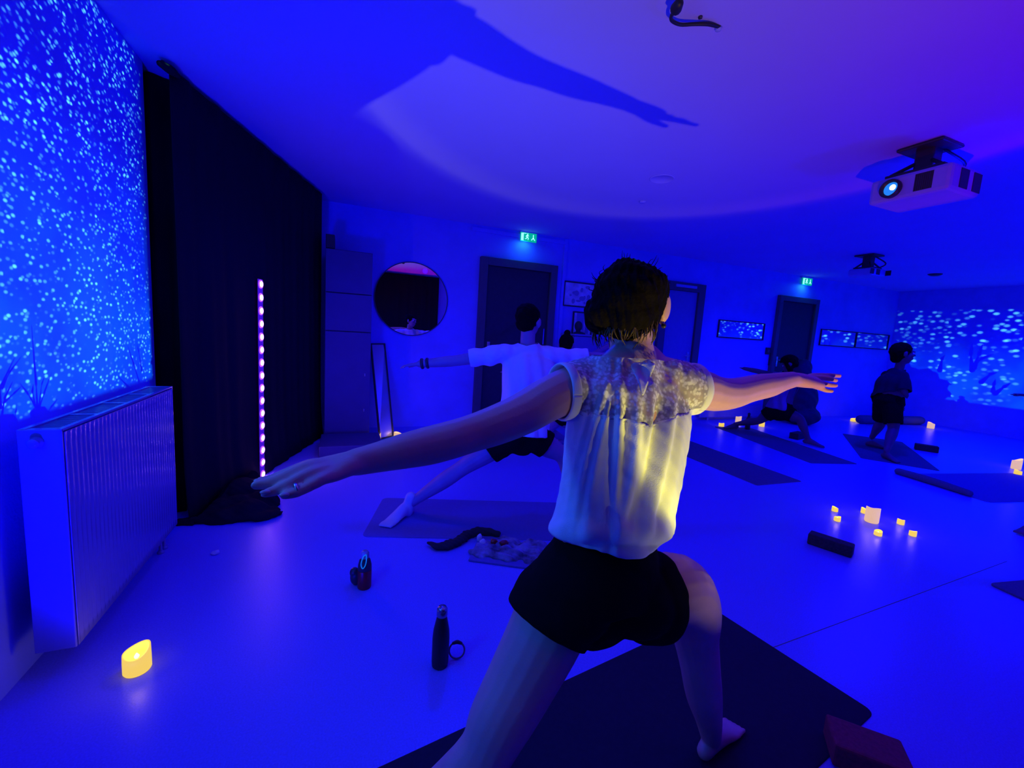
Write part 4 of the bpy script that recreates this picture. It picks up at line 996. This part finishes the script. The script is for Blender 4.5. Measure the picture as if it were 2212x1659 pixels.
# right hand
body.append(tube_geo([at(1698, 822, 1.26), at(1715, 820, 1.285), at(1738, 822, 1.305), at(1757, 824, 1.32)], [(.024, .020), (.028, .021), (.036, .019), (.037, .015)], 16, up=(-.1, -.35, 1)))
for kn, mids, tip, r in (((1757, 812, 1.35), [(1777, 811, 1.36), (1796, 811, 1.37)], (1814, 812, 1.38), .0085),
                         ((1758, 817, 1.335), [(1778, 817, 1.345), (1794, 819, 1.35)], (1806, 822, 1.355), .0088),
                         ((1758, 824, 1.32), [(1776, 828, 1.325), (1792, 832, 1.33)], (1806, 833, 1.33), .0084),
                         ((1755, 833, 1.305), [(1770, 838, 1.305), (1784, 843, 1.305)], (1797, 845, 1.30), .0078)):
    k_ = at(*kn); base = k_ + (at(1712, 820, 1.28) - k_).normalized() * .022
    body.append(tube_geo([base, k_, at(*mids[0]), at(*mids[1]), at(*tip)], [r * 1.15, r * 1.12, r, r * .95, r * .78], 12))
body.append(tube_geo([at(1722, 822, 1.31), at(1738, 826, 1.34), at(1756, 832, 1.355), at(1770, 838, 1.36)], [.012, .0115, .0095, .008], 10))
body += foot_prims(RLg[-1][0], (.93, .25), .84, .006)
body += foot_prims((.0, .73), (-.25, .97), 1.0, .006)
HC = at(1362, 657, 1.0)
cf = (RT * .42 + V((FW.x, FW.y, 0)) * .9)
hp_, HR = head_prims(HC, cf, .97)
body += hp_
co, F = blob(body, .0036, 5)
bl_obj('body', co, F, M_skin, W)
eyes(W, HC, HR, .97)
# nails
for (px, py, t), d in (((556, 1039, .5905), 0), ((570, 1064, .563), 0), ((611, 1070, .5615), 0)):
    p = at(px + 3, py - 1, t - .004); MB().add(*ell_geo(p, (.0065, .0045, .003), seg=12, rings=8)).obj('nail', M_nail, W, True)
# ring on the left hand
p = at(641, 1058, .574); q = (at(614, 1071, .563) - at(662, 1054, .578)).normalized()
Rr = q.to_track_quat('Z', 'Y').to_matrix(); MB().lathe([(.0088, -.002), (.0098, -.001), (.0098, .001), (.0088, .002)], p, 20, Rr).obj('finger_ring', M_metal, W, True)
MB().add(*ell_geo(at(640, 1051, .571), (.0025, .0025, .004), seg=10, rings=6)).obj('ring_stone', M_metal, W, True)
# hair
def H_(x, y, z): return HC + HR @ V((x, y, z))
hr = [ell_geo(H_(0, -.020, .014), (.084, .100, .084), HR), ell_geo(H_(0, -.045, -.015), (.078, .065, .068), HR), ell_geo(H_(-.045, -.060, -.030), (.048, .045, .045), HR),
      ell_geo(H_(.018, -.065, -.020), (.045, .042, .046), HR), ell_geo(H_(-.062, -.01, .0), (.025, .055, .05), HR), ell_geo(H_(.064, -.012, .035), (.018, .055, .035), HR)]
co, F = blob(hr, .004, 3)
N_ = normals(co, F); loc = (co - np.array(HC)) @ np.array(HR)
an = np.arctan2(loc[:, 0], -loc[:, 1]); strand = np.sin(an * 34 + 6 * np.sin(loc[:, 2] * 30)) * .0016 + np.sin(an * 71 + loc[:, 2] * 60) * .0009
lump = noisev(co, 26, 2.) * .007
co = co + N_ * (strand + lump)[:, None]
Fc = ((co[F].mean(1)) - np.array(HC)) @ np.array(HR)
keep = ~((Fc[:, 1] > .055) & (Fc[:, 2] < .055))
hair = bl_obj('hair', co, F, M_hair, W, keep)
st = MB()
for k in range(90):
    a = random.uniform(-1.25, 1.05); z0 = random.uniform(-.065, -.025); rr_ = .098
    p = H_(math.sin(a) * .078, -math.cos(a) * .085 - .004, z0); out = (HR @ V((math.sin(a), -math.cos(a), 0)))
    L_ = random.uniform(.018, .045); sw = random.uniform(-.012, .012)
    st.tube([p, p + out * .002 - V((0, 0, L_ * .5)) + HR @ V((sw * .4, 0, 0)), p - out * random.uniform(.004, .016) - V((0, 0, L_)) + HR @ V((sw, 0, 0))], [.0022, .0017, .0005], 5)
st.obj('nape_hair', M_hairlit, hair, True)
fl = MB()
for k in range(46):
    a = random.uniform(-2.6, 2.6); e_ = random.uniform(.1, 1.4); d = HR @ V((math.sin(a) * math.cos(e_), -math.cos(a) * math.cos(e_), math.sin(e_)))
    b = HC + HR @ V((0, -.02, .014)) + V((d.x * .083, d.y * .09, d.z * .083)); sdv = V((random.uniform(-1, 1), random.uniform(-1, 1), random.uniform(-1, 1))) * .012
    fl.tube([b - d * .006, b + d * .008 + sdv * .3, b + d * random.uniform(.006, .016) + sdv], [.0010, .0008, .0004], 4)
fl.obj('stray_hair', M_hair, hair, True)
pe = HC + HR @ V((.080, -.008, -.047)); MB().add(*ell_geo(pe, (.006, .006, .006), seg=14, rings=8)).obj('earring', M_plasticd, W, True)

# blouse
bt = [(1372, 800, 1.0, .135, .060), (1371, 835, 1.0, .166, .088), (1364, 880, 1.0, .168, .104), (1357, 940, 1.0, .166, .112), (1347, 1010, 1.0, .160, .112), (1334, 1080, 1.0, .154, .112), (1322, 1140, 1.0, .152, .116), (1317, 1172, 1.0, .148, .114), (1310, 1200, 1.0, .150, .114), (1305, 1275, 1.0, .150, .114)]
cl_ = [torus_rings(bt), tube_geo([at(1185, 862, .90), at(1222, 845, .935), at(1262, 830, .97), at(1315, 815, .985), at(1372, 808, 1.0), at(1430, 815, 1.01), at(1475, 836, 1.03), at(1512, 842, 1.06), at(1550, 850, 1.095)], [.056, .060, .060, .056, .056, .056, .061, .061, .055], 20),
       tube_geo([at(1372, 835, 1.0), at(1368, 790, .995), at(1365, 765, .99)], [(.09), (.070), (.060)], 20)]
co, F = blob(cl_, .0042, 8)
N_ = normals(co, F)
Hn = np.array((0, 0, H)); Rn, Dn, Fn = map(np.array, (RT, DN, FW))
def pxy(co):
    q = co - Hn; d = q @ Fn; return CX + F_PX * (q @ Rn) / d, CY + F_PX * (q @ Dn) / d
def folds(co, N_, spec, ytop, ybot, ramp=40):
    """cloth folds: each runs from (x at ytop) to (x at ybot); width and depth in px and metres"""
    X, Y = pxy(co); back = np.clip(-(N_ @ Fn), 0, 1) ** .7; s = np.clip((Y - ytop) / (ybot - ytop), 0, 1); d = np.zeros(len(co))
    for x0_, x1_, w0, w1, amp, bend in spec:
        xc = x0_ + (x1_ - x0_) * s + bend * np.sin(s * PI); w = w0 + (w1 - w0) * s
        d += amp * np.exp(-((X - xc) / w) ** 2)
    return d * back * (.35 + .65 * np.clip((Y - 850) / 50, 0, 1)) * (1 - .6 * np.clip((Y - 1090) / 80, 0, 1))
co0 = co.copy()
d = folds(co, N_, [(1300, 1222, 5, 12, .005, -12), (1320, 1238, 5, 13, .007, -10), (1339, 1264, 5, 12, .006, -10), (1341, 1330, 6, 10, .010, 0), (1326, 1316, 6, 10, -.006, 0), (1376, 1340, 8, 12, .009, 14), (1358, 1322, 6, 9, -.007, 6), (1408, 1352, 10, 12, .010, 18), (1438, 1345, 13, 16, -.018, 16), (1462, 1385, 10, 14, .011, 14), (1490, 1425, 8, 12, .008, 6), (1476, 1405, 6, 8, -.006, 6), (1508, 1445, 7, 9, .004, 0)], 800, 1165)
co = co + N_ * (d + noisev(co, 40, 4.) * .0012)[:, None]
X, Y = pxy(co); bag = np.exp(-((Y - 1150) / 26.) ** 2) * .010 + np.exp(-((Y - 1178) / 9.) ** 2) * -.006
co = co + N_ * (bag * (1 + .5 * np.sin(X * .09)))[:, None]
C4 = co0[F].mean(1); X, Y = pxy(C4)
U_ = C4[:, 0]
NB = np.array(at(1370, 775, 1.0)); rn = np.linalg.norm((C4 - NB)[:, :2] * [1, 1.1], axis=1)
neck_cut = (rn < .062 + .0 * U_) & (C4[:, 2] > NB[2] - .045) | (C4[:, 2] > NB[2] + .004)
xl, xr = np.array(at(1226, 850, .87)) + .018, np.array(at(1520, 850, 1.03)) - .024
arm_cut = (U_ < xl[0]) & (C4[:, 2] > 1.05) | (U_ > xr[0]) & (C4[:, 2] > 1.05)
hemz = at(1320, 1180, .915).z
hem_cut = C4[:, 2] < hemz + .010 * np.sin(C4[:, 0] * 30)
ok = ~(neck_cut | arm_cut | hem_cut)
seam = 1.134 - .020 * np.exp(-((U_ - .60) / .09) ** 2) + .008 * np.abs(np.sin(U_ * 26))
tri_ = (np.abs(X - 1388) < (860 - Y) * .36) & (Y > 785) & (N_[F].mean(1) @ Fn < 0)
lace = (C4[:, 2] > seam) & ok & ~tri_
cloth = ok & ((C4[:, 2] < seam + .008) | tri_)
bo = bl_obj('blouse', co, F, M_blouse, W, cloth, .0015)
M_lace = bpy.data.materials.new('lace'); M_lace.use_nodes = True; nt = M_lace.node_tree; b = nt.nodes['Principled BSDF']
tc = nt.nodes.new('ShaderNodeTexCoord'); v1 = nt.nodes.new('ShaderNodeTexVoronoi'); v1.inputs['Scale'].default_value = 120; v1.feature = 'F1'
n1 = nt.nodes.new('ShaderNodeTexNoise'); n1.inputs['Scale'].default_value = 60; n1.inputs['Detail'].default_value = 3
nt.links.new(tc.outputs['Object'], v1.inputs['Vector']); nt.links.new(tc.outputs['Object'], n1.inputs['Vector'])
ad = nt.nodes.new('ShaderNodeMath'); ad.operation = 'MULTIPLY_ADD'; nt.links.new(n1.outputs['Fac'], ad.inputs[0]); ad.inputs[1].default_value = 1.7; 
ng = nt.nodes.new('ShaderNodeMath'); ng.operation = 'MULTIPLY'; ng.inputs[1].default_value = -.9; nt.links.new(v1.outputs['Distance'], ng.inputs[0]); nt.links.new(ng.outputs[0], ad.inputs[2])
rp = nt.nodes.new('ShaderNodeMapRange'); rp.inputs['From Min'].default_value = .28; rp.inputs['From Max'].default_value = .62; rp.inputs['To Min'].default_value = .55; rp.inputs['To Max'].default_value = .95
nt.links.new(ad.outputs[0], rp.inputs['Value']); nt.links.new(rp.outputs[0], b.inputs['Alpha'])
mc_ = nt.nodes.new('ShaderNodeMix'); mc_.data_type = 'RGBA'; mc_.inputs[6].default_value = (.30, .28, .34, 1); mc_.inputs[7].default_value = (.82, .80, .80, 1)
nt.links.new(rp.outputs[0], mc_.inputs[0]); nt.links.new(mc_.outputs[2], b.inputs['Base Color']); b.inputs['Roughness'].default_value = .8
lo = bl_obj('lace_yoke', co, F, M_lace, W, lace); lo['label'] = 'semi-sheer lace yoke across the shoulders'
# trims: armhole bands, neckline, keyhole insert
def edge_loop_band(cut_x, nm, side):
    vs = []; c = V((cut_x, .79, 1.165))
    return
def ring_at(cx_, pts, r): 
    v_, f_ = tube_geo(pts, r, 8, sub=3, round_ends=False); return v_, f_
X, Y = pxy(co)
def band(xplane, nm):
    sel = (np.abs(co[:, 0] - xplane) < .0045) & (co[:, 2] > 1.05)
    pts = co[sel]
    if len(pts) < 20: return
    c = pts.mean(0); an = np.arctan2(pts[:, 2] - c[2], pts[:, 1] - c[1]); lp = []
    for k in range(28):
        a = -PI + 2 * PI * k / 28; w = np.abs((an - a + PI) % (2 * PI) - PI) < .2
        if w.any(): q = pts[w].mean(0); lp.append(V((xplane, q[1], q[2])))
    if len(lp) > 8:
        lp.append(lp[0]); v_, f_ = tube_geo(lp, [(.0035, .0115)] * len(lp), 10, up=(1, 0, 0), sub=3, round_ends=False)
        mk(nm, v_, f_, M_blouse, bo, True)
band(xl[0] + .004, 'armhole_band'); band(xr[0] + .004, 'armhole_band')
lp = []
for k in range(25):
    a = 2 * PI * k / 24; q = V((NB[0] + .0625 * math.cos(a), NB[1] + .0575 * math.sin(a), NB[2] + .006 + .020 * math.sin(a) - .012 * max(0, -math.sin(a)) ** 4 - .012)); lp.append(q)
v_, f_ = tube_geo(lp, [(.0035, .006)] * len(lp), 8, up=(0, 0, 1), sub=2, round_ends=False); mk('neckline_band', v_, f_, M_blouse, bo, True)

# shorts
st_ = [(1326, 1090, 1.0, .112, .080), (1316, 1150, 1.0, .126, .092), (1308, 1190, 1.0, .146, .102), (1297, 1240, 1.0, .178, .122), (1290, 1275, 1.0, .180, .122), (1292, 1296, 1.0, .125, .08)]
sh = [torus_rings(st_), tube_geo([hipL, at(1178, 1350, .955), at(1155, 1395, .945)], [.104, .099, .092], 20), tube_geo([hipR, at(1448, 1278, 1.07), at(1484, 1298, 1.11)], [.105, .098, .092], 20)]
for px, py, t in ((1222, 1290, .96), (1358, 1284, 1.012)): sh.append(ell_geo(at(px, py, t), (.104, .112, .084)))
co, F = blob(sh, .006, 6); co += normals(co, F) * (noisev(co, 30, 1.) * .001)[:, None]
C4 = co[F].mean(1)
dl = np.array((at(1155, 1395, .945) - at(1178, 1350, .955)).normalized()); pl_ = np.array(at(1166, 1340, .95))
dr = np.array((RT * .92 + FW * .35 + V((0, 0, -.12))).normalized()); pr_ = np.array(at(1485, 1285, .97))
cut = ((C4 - pl_) @ dl > 0) & (C4[:, 0] < .56) | ((C4 - pr_) @ dr > 0) & (C4[:, 0] > .70) | (C4[:, 2] > at(1316, 1105, 1).z)
bl_obj('shorts', co, F, M_shorts, W, ~cut, .002)

# ---- the others
def person(label, loc, head, face, neck, shl, shr, armL, armR, hip, legL, legR, top, bottom, skin=M_skin2, vox=.009, hair_m=M_hair, hair=(), sleeve=.28, top_hem=None, short_len=.35,
           torso=None, hs=1.0, tilt=0, hands=None, feet=None, group=None, collar=True, bun=None, legr=1.0, armr=1.0):
    """armX: [elbow, wrist, fingertip], legX: [knee, ankle, toe]; every point is a place in the room"""
    root = thing('person', loc, label, 'person', group)
    shl, shr, hip, neck, head = map(V, (shl, shr, hip, neck, head)); mid_s = (shl + shr) / 2
    side = (shr - shl); side.z = 0; side.normalize(); fr_ = V((face[0], face[1], 0)).normalized()
    ax = (mid_s - hip); up_d = V((-side.y, side.x, 0))
    hipL = hip - side * .09 - V((0, 0, .03)); hipR = hip + side * .09 - V((0, 0, .03))
    if (V(legL[0]) - hip).dot(side) > (V(legR[0]) - hip).dot(side): hipL, hipR = hipR, hipL
    rows = torso or [(.0, .150, .105), (.25, .135, .095), (.45, .128, .088), (.7, .148, .10), (.92, .145, .085), (1.02, .09, .06)]
    def tors_g(g, a=0, b=9): return tube_geo([hip + ax * r_[0] for r_ in rows[a:b]], [(r_[1] + g, r_[2] + g) for r_ in rows[a:b]], 20, up=up_d)
    B = [tube_geo([hip + ax * r_[0] for r_ in rows], [(r_[1], r_[2]) for r_ in rows], 20, up=up_d, round_ends=False), tube_geo([shl, mid_s + V((0, 0, .02)), shr], [.052, .055, .052], 14), tube_geo([mid_s, neck, neck + (head - neck) * .6], [.065, .052, .05], 14)]
    arms = []
    for S_, A_ in ((shl, armL), (shr, armR)):
        if A_ is None: arms.append(None); continue
        e, w, tip = map(V, A_); B.append(tube_geo([S_, S_ + (e - S_) * .5, e, e + (w - e) * .3, w], [.050 * armr, .043 * armr, .037 * armr, .037 * armr, .026 * armr], 14)); arms.append((S_, e, w))
        d = (tip - w).normalized(); upn = V((0, 0, 1)) if abs(d.z) < .7 else side
        B.extend(hand_prims(w, d, upn, fr_, (tip - w).length / .175, wr=.026))
    for Hh, L_, r in ((hipL, legL, 1), (hipR, legR, 1)):
        k, a, toe = map(V, L_); B.append(tube_geo([Hh, Hh + (k - Hh) * .5, k, k + (a - k) * .35, k + (a - k) * .8, a], [.092 * legr, .078 * legr, .056 * legr, .056 * legr, .036 * legr, .034], 16))
        B.extend(foot_prims(a, toe - a, 1.0, .006 if feet is None else feet))
    for sg in (-1, 1): B.append(ell_geo(hip + side * sg * .07 - V((0, 0, .03)), (.10, .11, .09)))
    hp, R_ = head_prims(head, face, hs, tilt); B += hp
    co, F = blob(B, vox, 3); bl_obj('body', co, F, skin, root); eyes(root, head, R_, hs)
    # hair
    if hair_m:
        def h_(x, y, z): return head + R_ @ (V((x, y, z)) * hs)
        hh_ = [ell_geo(h_(0, -.020, .032), [q * hs for q in (.082, .098, .086)], R_), ell_geo(h_(0, -.05, -.02), [q * hs for q in (.070, .055, .055)], R_)] + [ell_geo(h_(*p), [q * hs for q in r_], R_) for p, r_ in hair]
        co, F = blob(hh_, vox * .8, 2); co += normals(co, F) * (noisev(co, 40, 2.) * .005)[:, None]
        Fc = ((co[F].mean(1)) - np.array(head)) @ np.array(R_) / hs
        hob = bl_obj('hair', co, F, hair_m, root, ~((Fc[:, 1] > .055) & (Fc[:, 2] < .05)))
        if bun:
            co, F = blob([ell_geo(h_(*bun[0]), [bun[1]] * 3)], .006, 1); co += normals(co, F) * (noisev(co, 90) * .003)[:, None]; bl_obj('hair_bun', co, F, hair_m, hob)
    # top
    T = [tors_g(.018), tube_geo([shl, mid_s + V((0, 0, .02)), shr], [.062, .066, .062], 16), tube_geo([mid_s, neck - V((0, 0, .0))], [.075, .066], 16)]
    T.append(tube_geo([hip - ax * .12, hip + ax * .25], [(rows[0][1] + .036, rows[0][2] + .040), (rows[1][1] + .026, rows[1][2] + .028)], 18, up=up_d, round_ends=False))
    cuts = []
    for A_ in arms:
        if A_ is None: continue
        S_, e, w = A_; L1 = (e - S_).length; d = (e - S_).normalized()
        if sleeve > 0: T.append(tube_geo([S_, S_ + d * (sleeve + .04)], [.064, .060 + .02 * (sleeve > .2)], 16)); cuts.append((np.array(S_ + d * sleeve), np.array(d), np.array(S_)))
        else: cuts.append((np.array(S_ + d * .02), np.array(d), np.array(S_)))
    co, F = blob(T, vox, 4); N_ = normals(co, F)
    u = (co - np.array(hip)) @ np.array(side); hgt = (co[:, 2] - hip.z)
    co = co + N_ * ((.010 * np.sin(u * 62 + hgt * 7) * np.clip(1.2 - hgt * 1.2, .2, 1) + .006 * np.sin(u * 31 - hgt * 9)) * np.clip(1 - hgt * .6, .3, 1))[:, None]
    C4 = co[F].mean(1); cut = C4 @ np.array((0, 0, 1.)) > 9
    for p, d, S_ in cuts: cut |= ((C4 - p) @ d > 0) & (np.linalg.norm(C4 - S_, axis=1) < .5) & (np.abs((C4 - S_) @ np.cross(d, (0, 0, 1.))) < .14) & (((C4 - S_) @ d) > 0)
    axn = np.array(ax.normalized()); hm = top_hem if top_hem is not None else -.03
    cut |= ((C4 - np.array(hip)) @ axn < hm) | (np.linalg.norm((C4 - np.array(neck + V((0, 0, .02)))), axis=1) < .074)
    bl_obj('shirt', co, F, top, root, ~cut, .003)
    # shorts / trousers
    P = [tube_geo([hip + ax * .16, hip, hip - ax.normalized() * .05], [(rows[1][1] + .010, rows[1][2] + .010), (rows[0][1] + .014, rows[0][2] + .014), (.12, .09)], 18, up=up_d)]
    cc = []
    for Hh, L_ in ((hipL, legL), (hipR, legR)):
        k = V(L_[0]); a = V(L_[1]); d = (k - Hh).normalized(); L1 = (k - Hh).length
        if short_len >= 1: P.append(tube_geo([Hh, Hh + (k - Hh) * .5, k, k + (a - k) * .5, a], [.104, .090, .068, .062, .05], 16)); cc.append((np.array(a - (a - k).normalized() * .02), np.array((a - k).normalized()), np.array(a)))
        else: P.append(tube_geo([Hh, Hh + d * (short_len * L1 + .05)], [.106, .094], 16)); cc.append((np.array(Hh + d * short_len * L1), np.array(d), np.array(Hh + d * short_len * L1)))
    for sg in (-1, 1): P.append(ell_geo(hip + side * sg * .07 - V((0, 0, .03)), (.110, .120, .098)))
    co, F = blob(P, vox, 4); co += normals(co, F) * (noisev(co, 24, 1.) * .003)[:, None]; C4 = co[F].mean(1); cut = C4[:, 2] < -9
    for (p, d, c), Hh in zip(cc, (hipL, hipR)):
        own = ((C4 - np.array(hip)) @ np.array(side)) * (1 if (Hh - hip).dot(side) > 0 else -1) > .012
        cut |= ((C4 - p) @ d > 0) & (np.linalg.norm((C4 - p) - ((C4 - p) @ d)[:, None] * d, axis=1) < .125) & own
    bl_obj('shorts' if short_len < 1 else 'trousers', co, F, bottom, root, ~cut, .003)
    return root, R_

# person in the white T-shirt
t2 = 2.92
p2 = person('person in a loose white T-shirt on the mid-blue mat, arms outstretched', on_z(1130, 1120),
    at(1142, 694, 2.92), RT * .45 + FW * .9, at(1140, 742, 2.90), at(1078, 765, 2.86), at(1208, 772, 2.96),
    [at(985, 779, 2.85), at(908, 786, 2.84), at(858, 792, 2.83)], [at(1290, 772, 3.02), at(1370, 778, 3.06), at(1425, 782, 3.09)], at(1128, 935, 2.90),
    [at(1000, 1010, 2.90), V((.43, 2.83, .07)), V((.30, 2.70, .0))], [at(1215, 985, 2.95), V((1.62, 2.46, .08)), V((1.82, 2.40, 0))], M_tee, M_shorts, vox=.007,
    hair=[((0, -.04, .06), (.07, .07, .06))], sleeve=.20, top_hem=-.01, short_len=.42, torso=[(.0, .165, .125), (.25, .165, .12), (.45, .16, .115), (.7, .168, .112), (.92, .16, .09), (1.02, .10, .06)])
R2 = p2[0]
co, F = blob(foot_prims(V((.43, 2.83, .07)), (-.7, -.7, 0), 1.13, .003) + [tube_geo([V((.43, 2.83, .03)), V((.45, 2.822, .13))], [.042, .038], 14)], .006, 6)
bl_obj('sock', co, F, M_sock, R2)
for f_ in (.80, .95):
    e, w = at(985, 779, 2.85), at(908, 786, 2.84); p = e + (w - e) * f_; Rr = (w - e).normalized().to_track_quat('Z', 'Y').to_matrix()
    MB().lathe([(.030, -.010), (.037, -.006), (.037, .006), (.030, .010)], p, 18, Rr).obj('bracelet', M_plasticd, R2, True)

# dark-clothed person with a bun behind
person('person with hair in a bun and dark top, mostly hidden behind the white T-shirt', on_z(1240, 945),
    at(1224, 744, 4.7), RT * .3 + FW * .95, at(1226, 772, 4.7), at(1190, 786, 4.66), at(1262, 782, 4.74),
    [at(1150, 796, 4.62), at(1105, 802, 4.6), at(1075, 803, 4.58)], [at(1296, 758, 4.82), at(1330, 738, 4.9), at(1352, 728, 4.95)], at(1228, 890, 4.68),
    [at(1180, 930, 4.7), V((2.45, 4.30, .08)), V((2.3, 4.25, 0))], [at(1275, 930, 4.75), V((3.15, 3.85, .08)), V((3.35, 3.8, 0))], M_darktop, M_shorts, skin=M_skin2, vox=.012, bun=((0, -.015, .125), .036), sleeve=.0)

# person in purple top by the third door
tp = 6.0
person('person in a purple top lunging wide on the long dark mat near the third door', on_z(1690, 960),
    at(1706, 786, 5.9), RT * -.8 + FW * .6, at(1700, 812, 5.95), at(1672, 812, 6.05), at(1726, 820, 5.9),
    [at(1637, 802, 6.2), at(1607, 796, 6.3), at(1590, 793, 6.35)], [at(1752, 830, 5.75), at(1778, 838, 5.65), at(1795, 842, 5.6)], at(1685, 886, 6.05),
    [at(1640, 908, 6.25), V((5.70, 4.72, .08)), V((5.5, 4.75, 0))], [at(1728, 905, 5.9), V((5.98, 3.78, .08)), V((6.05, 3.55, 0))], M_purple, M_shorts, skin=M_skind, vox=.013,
    hair=[((0, .0, .06), (.09, .10, .07)), ((-.04, .03, -.03), (.05, .06, .09)), ((.05, .03, -.02), (.05, .06, .08))], sleeve=.0, short_len=.45, tilt=-.5, top_hem=.02)

# standing silhouette
person('dark silhouetted person standing with feet apart on a mat before the right hand star projection', on_z(1905, 985),
    at(1950, 763, 5.5), RT * .95 - FW * .35, at(1942, 797, 5.55), at(1917, 812, 5.72), at(1950, 812, 5.45),
    [at(1925, 850, 5.80), at(1945, 872, 5.72), at(1952, 890, 5.66)], [at(1952, 842, 5.38), at(1958, 855, 5.36), at(1962, 866, 5.36)], at(1918, 872, 5.58),
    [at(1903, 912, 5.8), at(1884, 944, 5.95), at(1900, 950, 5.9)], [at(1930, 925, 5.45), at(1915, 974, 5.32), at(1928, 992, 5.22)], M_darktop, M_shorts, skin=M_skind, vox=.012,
    hair=[((0, -.03, .02), (.085, .09, .09)), ((0, -.05, -.06), (.05, .05, .05))], sleeve=.22, short_len=.8, hs=1.2, torso=[(.0, .155, .15), (.25, .150, .15), (.45, .150, .145), (.7, .17, .15), (.92, .16, .12), (1.02, .10, .08)], legr=1.05)

# person cut off by the right edge: only a hand and a foot come into view
person('person cut off by the right edge, only a dark outstretched hand and foot in view', on_z(2390, 1160),
    at(2405, 800, 3.7), RT * -.9 + FW * .3, at(2405, 846, 3.7), at(2356, 866, 3.7), at(2452, 872, 3.7),
    [at(2288, 861, 3.75), at(2225, 855, 3.78), at(2180, 850, 3.8)], [at(2520, 880, 3.6), at(2580, 885, 3.55), at(2620, 888, 3.5)], at(2400, 1000, 3.7),
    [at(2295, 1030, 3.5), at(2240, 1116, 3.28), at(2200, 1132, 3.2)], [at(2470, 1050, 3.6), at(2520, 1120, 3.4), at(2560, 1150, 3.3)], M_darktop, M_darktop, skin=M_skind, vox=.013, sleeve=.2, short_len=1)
